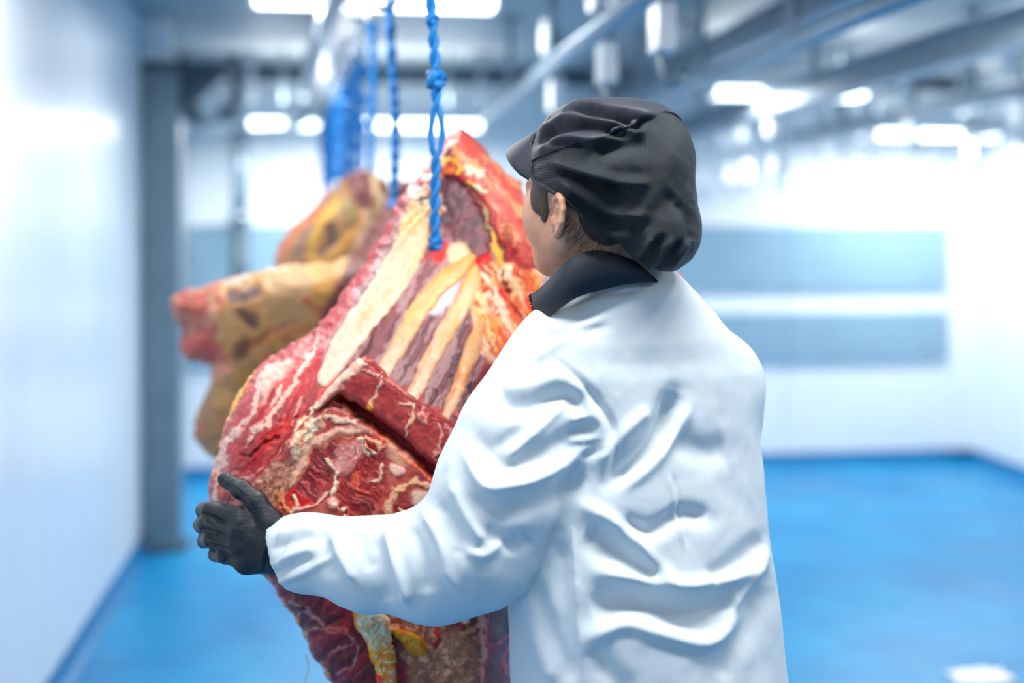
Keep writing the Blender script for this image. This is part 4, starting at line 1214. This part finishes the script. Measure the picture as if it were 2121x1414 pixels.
    # --- blood at the rope
    p.poly([(890, 520), (905, 490), (925, 490), (930, 520), (912, 550), (892, 545)], BLOOD, 3, .9, 6); p.line([(885, 530), (862, 548), (850, 555)], 4, BLOOD, 2)
    p.poly([(925, 505), (960, 490), (975, 530), (960, 560), (930, 560)], srgb(206, 186, 150), 2, .85, 8)
    # --- below the arm: dark lean with silver skin
    LOW = [(545, 1180), (1080, 1180), (1080, 1680), (860, 1680), (700, 1440), (600, 1270)]
    p.poly(LOW, srgb(112, 24, 32), 0, 1, 12)
    p.streaks(LOW, -38, [srgb(84, 14, 24), srgb(140, 36, 40), srgb(84, 14, 24)], 22, 50, 33, 12, h=2, op=.8)
    for s_ in ([(600, 1240), (640, 1260), (660, 1280)], [(605, 1280), (640, 1268), (680, 1300)], [(620, 1310), (665, 1300), (720, 1310), (740, 1330)], [(680, 1352), (710, 1345), (735, 1330)], [(740, 1330), (735, 1370), (700, 1400)], [(660, 1285), (690, 1310), (705, 1305)], [(640, 1275), (655, 1270)], [(760, 1270), (775, 1300)]):
        p.line(s_, 4.5, srgb(190, 140, 134), 2, .55)
    p.line([(552, 1195), (575, 1230), (600, 1270), (622, 1310), (650, 1365), (690, 1425)], 9, srgb(204, 130, 98), 2)
    p.poly([(670, 1290), (720, 1295), (740, 1310), (690, 1330), (645, 1345), (640, 1320)], srgb(160, 30, 34), 3, .5, 10)
    p.poly([(830, 1330), (880, 1310), (960, 1300), (990, 1340), (990, 1450), (860, 1450), (850, 1380)], srgb(170, 116, 88), 2, .9, 14)
    p.blots([(830, 1330), (880, 1300), (990, 1300), (1000, 1450), (860, 1450)], [srgb(222, 170, 134), BROWN, srgb(110, 70, 60)], 12, 8, 14, .7)
    p.poly([(790, 1272), (860, 1285), (900, 1300), (880, 1330), (820, 1310)], BROWN, 1, .85, 10); p.blots([(790, 1272), (890, 1290), (900, 1320), (820, 1320)], [srgb(214, 160, 130)], 9, 3, 8, .7)
    p.line([(905, 1290), (905, 1320), (900, 1340)], 9, BLOOD * .7, 2); p.line([(998, 1240), (1000, 1300), (1000, 1420)], 9, srgb(196, 138, 120), 3); p.line([(1015, 1250), (1012, 1300), (1008, 1420)], 5, BLOOD, -3, .9)
    p.line([(975, 1260), (965, 1290)], 8, PINKW, 2, .8)
    p.line([(1000, 1320), (1030, 1335), (1060, 1310)], 5, srgb(190, 60, 56), 2); p.line([(1060, 1330), (1045, 1370), (1055, 1400)], 4, srgb(190, 70, 66), 2)
    p.h += 3.0 * fbm(p.rx / 30, p.ry / 30, None, 8, 3) + 1.2 * fbm(p.rx / 8, p.ry / 8, None, 18, 2)
carc = root('beef_carcass', C(800, 1660, 2.26))
tag(carc, 'large raw beef forequarter in the worker\'s arms with pale ribs showing', 'meat', 'hanging beef carcasses')
rpart('side_of_beef', carc, 'meat', OUT_A, yA, .26, .085, 75, 2.6, paintA, warp=4, seed=2, hmul=.75)
# the four rib bones
def rib_paint(c1, c2, seed):
    def f(p):
        p.c[:] = c1
        p.streaks([(600, 400), (1050, 400), (1050, 950), (600, 950)], -58, [c2, c1 * .7 + CREAM * .3], 12, 50, seed, 5, op=.8)
        y0, y1 = p.ry.min(), p.ry.max()
        p.put(sstep(.38, .0, (p.ry - y0) / (y1 - y0)) * .75, srgb(226, 160, 84))
        p.put(sstep(.5, .95, (p.ry - y0) / (y1 - y0)) * .6, srgb(240, 216, 200))
        p.put(sstep(.12, .3, fbm(p.rx / 11, p.ry / 11, None, seed + 3, 3)) * .22, srgb(206, 120, 94))
        p.h += 1.6 * fbm(p.rx / 14, p.ry / 14, None, seed, 2)
    return f
def strip(pts, ws):               # outline of a strip from its centre line and half widths
    c = smooth_line(pts, 14); w = np.interp(np.linspace(0, 1, 14), np.linspace(0, 1, len(ws)), ws)
    t = np.gradient(c, axis=0); t /= np.linalg.norm(t, axis=1)[:, None]; n = np.stack([-t[:, 1], t[:, 0]], 1)
    return [tuple(v) for v in c + n * w[:, None]] + [tuple(v) for v in (c - n * w[:, None])[::-1]]
RIBS = [([(900, 425), (868, 480), (836, 540), (795, 606), (752, 662), (712, 720), (664, 800)], [7, 22, 34, 36, 31, 30, 27, 16], CREAM, PEACH),
        ([(985, 528), (950, 556), (918, 582), (886, 618), (850, 670), (782, 795)], [6, 17, 22, 20, 21, 20, 17], PEACH, srgb(240, 180, 104)),
        ([(992, 545), (982, 575), (966, 612), (945, 655), (912, 705), (880, 770), (836, 855)], [6, 18, 22, 19, 20, 19, 18, 15], PEACH, CREAM),
        ([(1010, 640), (992, 688), (976, 726), (955, 785), (930, 850), (902, 905)], [5, 13, 17, 17, 15, 14, 12], srgb(238, 180, 126), srgb(230, 134, 82))]
for k, (pts, ws, c1, c2) in enumerate(RIBS):
    rpart('rib', carc, 'rib', strip(pts, ws), lambda px, py: yA(px, py) - .006, .03, .012, 13, 2.6, rib_paint(c1, c2, 100 + k), warp=2.5, seed=20 + k, gain=1.02)
# thick cut slab lying over the ribs' lower ends
def paintS(p):
    p.c[:] = srgb(150, 52, 50)
    p.streaks([(600, 700), (1100, 700), (1100, 1100), (600, 1100)], 35, [srgb(176, 84, 74), srgb(120, 34, 38)], 10, 30, 9, 5, op=.6)
    p.line([(650, 838), (690, 802), (730, 766), (752, 750)], 15, srgb(218, 170, 150), 2, taper=False, rag=.2)
    p.line([(690, 782), (735, 742), (762, 736)], 6, srgb(176, 40, 44), 3, .8)
    p.line([(755, 745), (800, 790), (860, 835), (930, 885), (1000, 935)], 9, srgb(126, 26, 34), -2)
    p.line([(750, 770), (772, 782), (790, 782), (784, 810), (768, 850)], 5, srgb(220, 166, 148), 3, .8); p.line([(790, 782), (830, 805), (850, 820)], 4, srgb(210, 140, 126), 2, .6)
    p.line([(768, 850), (770, 840)], 5, YEL, 2)
    p.line([(822, 830), (850, 836), (856, 852), (848, 880), (832, 905)], 4.5, srgb(224, 180, 150), 3, .8); p.line([(868, 855), (878, 862), (884, 868)], 13, srgb(226, 150, 132), 4); p.line([(870, 856), (880, 862)], 5, srgb(200, 70, 66), 2)
    p.line([(908, 880), (914, 915), (900, 945)], 4.5, srgb(216, 156, 140), 3, .8); p.line([(925, 880), (950, 905)], 9, srgb(196, 132, 128), 1, .7)
    p.line([(700, 830), (760, 862), (830, 915), (905, 975)], 6, srgb(206, 120, 96), 2, .8)
    p.h += 2.0 * fbm(p.rx / 22, p.ry / 22, None, 4, 3) + 1.2 * fbm(p.rx / 7, p.ry / 7, None, 14, 2)
rpart('cut_slab', carc, 'meat', [(645, 850), (668, 815), (700, 782), (742, 742), (766, 738), (800, 780), (850, 822), (920, 868), (1000, 915), (1060, 960), (1050, 1010), (965, 1008), (905, 972), (838, 908), (770, 856), (712, 818), (690, 822), (668, 846)], lambda px, py: 2.085 + .00012 * np.maximum(0, 780 - py) + .12 * sstep(930, 1060, px), .09, .028, 12, 2.6, paintS, warp=3.5, seed=5)
# sawn shoulder face below the slab
def paintB(p):
    ALL = [(500, 780), (960, 780), (960, 1200), (500, 1200)]
    p.c[:] = srgb(160, 62, 56)
    p.blots(ALL, [srgb(190, 106, 90), srgb(128, 36, 40)], 22, 6, 5, .45)
    # porous sawn bone on the left
    p.poly([(520, 1010), (560, 965), (610, 940), (632, 930), (615, 975), (590, 1020), (560, 1055)], srgb(168, 110, 92), -1, .95, 6)
    p.blots([(520, 1010), (560, 965), (632, 930), (590, 1020), (560, 1055)], [srgb(206, 156, 130), srgb(120, 70, 62)], 5, 16, 6, .8)
    # crumbly cream fat
    p.poly([(600, 915), (640, 870), (668, 862), (655, 900), (628, 940), (612, 960), (600, 945)], CREAM, 5, .95, 5); p.blots([(596, 915), (640, 865), (680, 850), (655, 900), (612, 960)], [srgb(250, 236, 214), PEACH, srgb(206, 110, 84)], 7, 26, 6, .8, .05, 3)
    p.line([(640, 880), (680, 862), (720, 868), (750, 872)], 6, CREAM, 3, .8); p.line([(660, 835), (700, 838), (740, 860), (760, 875)], 8, srgb(140, 80, 72), -2); p.line([(690, 828), (720, 842), (750, 865), (775, 880)], 5, srgb(222, 130, 110), 3)
    # dark fibre fields
    D1 = [(600, 1035), (625, 985), (660, 930), (690, 912), (698, 925), (690, 975), (670, 1010), (640, 1040), (612, 1050)]
    p.poly(D1, srgb(120, 30, 38), -4, .95, 6); p.streaks(D1, 38, [srgb(206, 120, 110), srgb(70, 12, 22), srgb(170, 40, 40)], 3.2, 26, 44, 5, op=.7, h=1.5)
    D2 = [(700, 1010), (735, 975), (760, 935), (785, 930), (795, 970), (800, 1010), (785, 1045), (760, 1075), (720, 1075), (700, 1050)]
    p.poly(D2, srgb(132, 28, 34), -4, .95, 6); p.streaks(D2, 38, [srgb(206, 110, 96), srgb(76, 14, 22), srgb(200, 70, 56)], 3.6, 26, 54, 5, op=.7, h=1.5)
    p.poly([(690, 950), (715, 915), (745, 910), (752, 935), (730, 975), (705, 990), (692, 980)], srgb(196, 128, 120), 3, .9, 8); p.blots([(690, 950), (715, 915), (752, 935), (705, 990)], [srgb(150, 80, 84), PINKW], 7, 9, 6, .7)
    p.poly([(592, 1010), (612, 1010), (640, 1030), (650, 1045), (620, 1060), (600, 1050)], BLOOD, 1, .85, 6); p.line([(606, 1025), (616, 1045)], 5, CREAM, 2); p.line([(575, 1020), (585, 1040), (600, 1062)], 8, srgb(240, 140, 90), 2)
    # sawn bone arc
    p.line([(596, 1005), (612, 978), (630, 952), (648, 925), (678, 902), (715, 888), (742, 888), (765, 896)], 14, srgb(222, 172, 146), 3, taper=True, rag=.12)
    p.line([(608, 1005), (630, 970), (655, 935), (690, 910), (730, 900)], 4, srgb(222, 130, 92), -1, .9)
    p.line([(715, 878), (745, 880), (765, 896)], 6, srgb(150, 92, 88), 1, .7)
    p.streaks(ALL, -48, [srgb(110, 24, 30)], 5, 26, 67, 5, 0, .3, .16)
    # white branching gristle
    p.line([(672, 950), (690, 965), (698, 978), (694, 1000), (688, 1025), (682, 1042), (705, 1058), (724, 1072)], 6, CREAM, 4); p.line([(598, 1062), (640, 1045), (680, 1020)], 5, PINKW, 3); p.poly([(676, 1035), (690, 1030), (698, 1045), (690, 1056), (678, 1050)], PINKW, 4, .9, 4)
    p.poly([(612, 1066), (650, 1045), (680, 1030), (680, 1062), (650, 1090)], srgb(178, 92, 84), 1, .9, 6)
    # curled vessel
    p.line([(745, 912), (765, 908), (782, 914), (786, 928), (775, 940), (760, 930), (750, 915)], 6, srgb(240, 160, 126), 6); p.line([(768, 938), (775, 936)], 6, CREAM, 3); p.poly([(758, 918), (775, 916), (776, 928), (765, 930)], BLOOD * .8, -3, .9, 3)
    p.line([(740, 905), (750, 930), (765, 945)], 4, CREAM, 2)
    # right: cartilage and gristle
    p.poly([(800, 905), (835, 925), (870, 955), (850, 965), (812, 955), (796, 925)], srgb(196, 150, 126), 1, .8, 8)
    p.poly([(800, 962), (825, 958), (842, 965), (835, 980), (810, 985)], PINKW, 4, .95, 4)
    p.poly([(855, 975), (880, 975), (905, 995), (890, 1003), (860, 998), (850, 988)], srgb(132, 52, 52), 0, .9, 5); p.line([(820, 1015), (850, 1002), (898, 1000)], 7, srgb(222, 170, 134), 2); p.line([(795, 1068), (815, 1030), (825, 1005)], 12, srgb(206, 158, 128), 2)
    p.poly([(850, 1020), (890, 1010), (900, 1020), (870, 1045), (850, 1045)], srgb(214, 190, 170), 1, .9, 6); p.line([(860, 1050), (885, 1035), (900, 1018)], 5, YEL, 2); p.poly([(815, 1050), (850, 1050), (870, 1075), (810, 1080)], srgb(126, 22, 30), -2, .9, 5)
    p.line([(828, 1052), (845, 1060), (860, 1055)], 4, CREAM, 2); p.line([(770, 895), (820, 925), (870, 970), (915, 1005)], 4, srgb(230, 110, 76), 2, .8); p.line([(765, 1000), (785, 990), (790, 960)], 5, CREAM, 3, .8); p.line([(750, 1020), (740, 990), (735, 980)], 9, srgb(226, 100, 60), 1, .7)
    p.h += 1.5 * fbm(p.rx / 16, p.ry / 16, None, 4, 3) + .8 * fbm(p.rx / 6, p.ry / 6, None, 14, 2)
rpart('sawn_shoulder', carc, 'meat', [(512, 1010), (560, 958), (600, 905), (640, 862), (676, 826), (700, 826), (760, 868), (830, 918), (895, 975), (928, 1012), (920, 1070), (860, 1110), (720, 1130), (600, 1125), (548, 1070)], lambda px, py: 2.095 + .0 * px, .09, .03, 20, 2.2, paintB, warp=3.5, seed=8)
# hanging strips of orange fat below the arm
def fatp(c1, c2, c3, seed):
    def f(p):
        p.c[:] = c1
        p.blots([(600, 1200), (1100, 1200), (1100, 1500), (600, 1500)], [c2, c3], 11, seed, 4, .8, .04, 2)
        p.h += 3 * fbm(p.rx / 12, p.ry / 12, None, seed, 3)
    return f
def fat_paint1(p):
    p.c[:] = ORG
    p.poly([(730, 1260), (800, 1265), (815, 1300), (810, 1330), (775, 1345), (750, 1320)], srgb(236, 190, 160), 3, .95, 8)
    p.blots([(730, 1260), (820, 1265), (820, 1420), (770, 1420)], [CREAM, srgb(230, 150, 110)], 8, 6, 6, .8, .05, 3)
    p.line([(768, 1330), (780, 1380), (795, 1420)], 9, srgb(240, 146, 26), 2, .8)
    p.line([(775, 1385), (785, 1405), (790, 1420)], 7, BLOOD, 2); p.h += 3 * fbm(p.rx / 12, p.ry / 12, None, 6, 3)
rpart('fat_strip', carc, 'meat', [(728, 1255), (790, 1258), (815, 1290), (812, 1320), (822, 1360), (822, 1414), (815, 1480), (795, 1490), (782, 1414), (766, 1360), (752, 1318), (735, 1300)], lambda px, py: 2.105 + 0 * px, .06, .03, 18, 2.2, fat_paint1, warp=3, seed=31, gain=1.5)
rpart('fat_strip', carc, 'meat', [(800, 1292), (840, 1305), (885, 1325), (890, 1350), (868, 1362), (850, 1352), (825, 1330), (808, 1312)], lambda px, py: 2.112 + 0 * px, .05, .025, 16, 2.2, fatp(ORG, srgb(214, 110, 20), srgb(240, 170, 70), 12), warp=3, seed=33, gain=1.4)
rpart('flank_flap', carc, 'meat', [(1080, 640), (1200, 575), (1330, 556), (1395, 556), (1424, 580), (1415, 615), (1370, 660), (1250, 720), (1100, 770)], lambda px, py: 2.40 + 0 * px, .07, .03, 30, 5, lambda p: p.blots([(1000, 500), (1500, 500), (1500, 800), (1000, 800)], [MEATP, srgb(206, 90, 86)], 30, 2, 10), warp=4, seed=35)
# hair-thin sinew hanging at the lower left edge
v, f = tube_vf(smooth_line([C(632, 1352, 2.2), C(638, 1375, 2.2), C(636, 1395, 2.2), C(628, 1420, 2.2)], 14), .0011, 6)
cpart('sinew', carc, v, f, MAT['paper'])

# ---------------------------------------------------------------- carcasses behind it
def paint2(p):
    p.c[:] = srgb(184, 134, 72)
    p.blots([(330, 340), (900, 340), (900, 1000), (330, 1000)], [srgb(200, 150, 94), srgb(172, 112, 58), srgb(208, 150, 60)], 40, 7, 5, .5)
    p.poly([(340, 600), (425, 585), (455, 600), (450, 700), (420, 750), (370, 745)], srgb(176, 66, 52), 4, .95, 10)
    p.blots([(340, 600), (470, 580), (450, 700), (420, 760), (360, 750)], [srgb(206, 110, 84), srgb(150, 44, 40), srgb(180, 130, 100)], 16, 17, 8, .7)
    p.poly([(370, 690), (450, 700), (480, 740), (440, 760), (375, 745)], srgb(196, 62, 50), 5, .9, 9)
    p.line([(440, 600), (445, 650), (460, 700)], 9, srgb(196, 160, 116), 2, .7)
    p.poly([(455, 605), (500, 595), (545, 590), (535, 620), (480, 630)], srgb(92, 62, 66), -4, .95, 8); p.poly([(475, 645), (520, 640), (545, 665), (535, 685), (500, 670)], srgb(98, 58, 54), -4, .95, 8)
    p.poly([(485, 705), (515, 700), (520, 735), (495, 760), (478, 740)], srgb(96, 46, 40), -4, .9, 8)
    p.line([(540, 560), (600, 552), (650, 550)], 8, srgb(224, 184, 156), 3); p.line([(460, 590), (520, 572)], 7, srgb(200, 186, 180), 2, .8)
    p.poly([(560, 570), (660, 560), (640, 680), (580, 720), (550, 640)], srgb(176, 140, 92), 3, .7, 18)
    p.poly([(640, 580), (720, 560), (700, 640), (650, 640)], srgb(196, 140, 46), 2, .9, 14)
    p.line([(625, 610), (650, 640), (690, 630)], 10, srgb(176, 80, 36), 1, .8); p.line([(690, 600), (710, 585)], 12, srgb(200, 86, 36), 1, .8)
    # dark red band beside the near carcass
    p.poly([(650, 680), (700, 575), (752, 470), (798, 395), (830, 375), (866, 380), (860, 470), (780, 600), (700, 700), (660, 710)], srgb(96, 28, 32), 3, .95, 10)
    # lower yellow-brown lobe
    p.poly([(405, 880), (440, 790), (520, 740), (600, 690), (650, 720), (560, 850), (470, 970), (410, 930)], srgb(158, 116, 52), 2, .95, 12)
    p.blots([(405, 880), (440, 790), (520, 740), (600, 690), (650, 720), (560, 850), (470, 970), (410, 930)], [srgb(150, 110, 64), srgb(198, 142, 56), srgb(170, 96, 50)], 24, 27, 10, .6)
    p.line([(412, 905), (418, 870)], 10, srgb(190, 70, 50), 2); p.line([(500, 730), (560, 690), (620, 665)], 9, srgb(140, 60, 36), -2, .8)
    p.line([(540, 715), (600, 690), (650, 670)], 10, srgb(196, 116, 40), 2, .8)
    p.line([(436, 778), (460, 765), (475, 770)], 16, srgb(226, 130, 116), 4)
    p.h += 5 * fbm(p.rx / 30, p.ry / 30, None, 8, 3)
c2 = root('beef_carcass', C(700, 950, 3.1))
tag(c2, 'yellowish beef carcass right behind the hugged one, red shank pointing left', 'meat', 'hanging beef carcasses')
rpart('side_of_beef', c2, 'meat_far', [(812, 385), (840, 372), (866, 385), (850, 480), (800, 600), (740, 700), (690, 790), (620, 880), (520, 960), (462, 962), (410, 930), (400, 888), (413, 835), (436, 795), (432, 770), (445, 752), (410, 752), (374, 742), (372, 708), (384, 682), (362, 665), (350, 640), (352, 618), (372, 604), (440, 588), (500, 570), (560, 553), (620, 547), (690, 545), (742, 520), (772, 468), (796, 420)],
      lambda px, py: 3.02 + .10 * sstep(500, 350, px) + .16 * sstep(560, 380, py), .26, .10, 70, 4, paint2, warp=4, seed=51, sat=.95, gain=.88)
def paint3(p):
    p.c[:] = srgb(160, 118, 70)
    p.blots([(550, 340), (850, 340), (850, 640), (550, 640)], [srgb(180, 130, 90), srgb(140, 92, 70)], 20, 7, 5, .7)
    p.poly([(715, 365), (735, 350), (762, 355), (765, 400), (770, 440), (745, 430), (730, 400)], srgb(112, 56, 62), 2, .95, 8)
    p.line([(762, 360), (775, 380), (790, 420), (785, 460)], 9, srgb(222, 190, 150), 2); p.line([(790, 370), (810, 400), (815, 430)], 12, srgb(150, 100, 60), 1)
    p.poly([(640, 500), (655, 450), (690, 410), (715, 400), (700, 430), (668, 470), (652, 520), (655, 545), (640, 545)], srgb(206, 160, 40), 4, .95, 6)
    p.poly([(668, 520), (680, 470), (695, 450), (705, 480), (695, 510), (675, 535)], srgb(84, 66, 66), -5, .95, 7)
    p.line([(660, 545), (700, 520), (735, 480), (760, 450)], 10, srgb(214, 150, 36), 4); p.line([(705, 440), (725, 420), (735, 460)], 12, srgb(150, 138, 84), 1, .8)
    p.line([(735, 520), (755, 470), (765, 440)], 8, srgb(200, 160, 130), 2)
    p.line([(575, 540), (590, 500), (630, 460), (665, 425)], 15, srgb(196, 110, 74), 3); p.line([(605, 540), (622, 500), (645, 470)], 12, srgb(120, 92, 84), -1)
    p.h += 4 * fbm(p.rx / 25, p.ry / 25, None, 3, 3)
c3 = root('beef_carcass', C(690, 760, 3.7))
tag(c3, 'beef carcass with a yellow fat ring around a dark hollow, farther back', 'meat', 'hanging beef carcasses')
rpart('side_of_beef', c3, 'meat_far', [(735, 350), (760, 350), (790, 362), (815, 395), (830, 450), (800, 560), (760, 700), (700, 770), (620, 740), (565, 620), (564, 560), (576, 505), (604, 466), (645, 432), (690, 402), (706, 372)],
      lambda px, py: 3.62 + 0 * px, .24, .09, 50, 4.5, paint3, warp=3, seed=61, sat=.95, gain=.88)
def paint4(p):
    p.c[:] = srgb(150, 92, 66)
    p.blots([(550, 340), (850, 340), (850, 800), (550, 800)], [srgb(170, 110, 76), srgb(110, 70, 62)], 20, 7, 5, .8)
    p.poly([(660, 400), (690, 388), (715, 395), (700, 425), (672, 430)], srgb(226, 156, 160), 2, .95, 8); p.line([(655, 420), (640, 450)], 10, srgb(98, 62, 62))
c4 = root('beef_carcass', C(670, 760, 4.35))
tag(c4, 'farthest visible beef carcass, only its pink top edge showing', 'meat', 'hanging beef carcasses')
rpart('side_of_beef', c4, 'meat_far', [(678, 390), (705, 386), (725, 400), (735, 450), (730, 600), (690, 740), (640, 700), (600, 560), (608, 500), (640, 440), (660, 405)],
      lambda px, py: 4.28 + 0 * px, .24, .09, 40, 5, paint4, warp=3, seed=71, sat=.95, gain=.9)
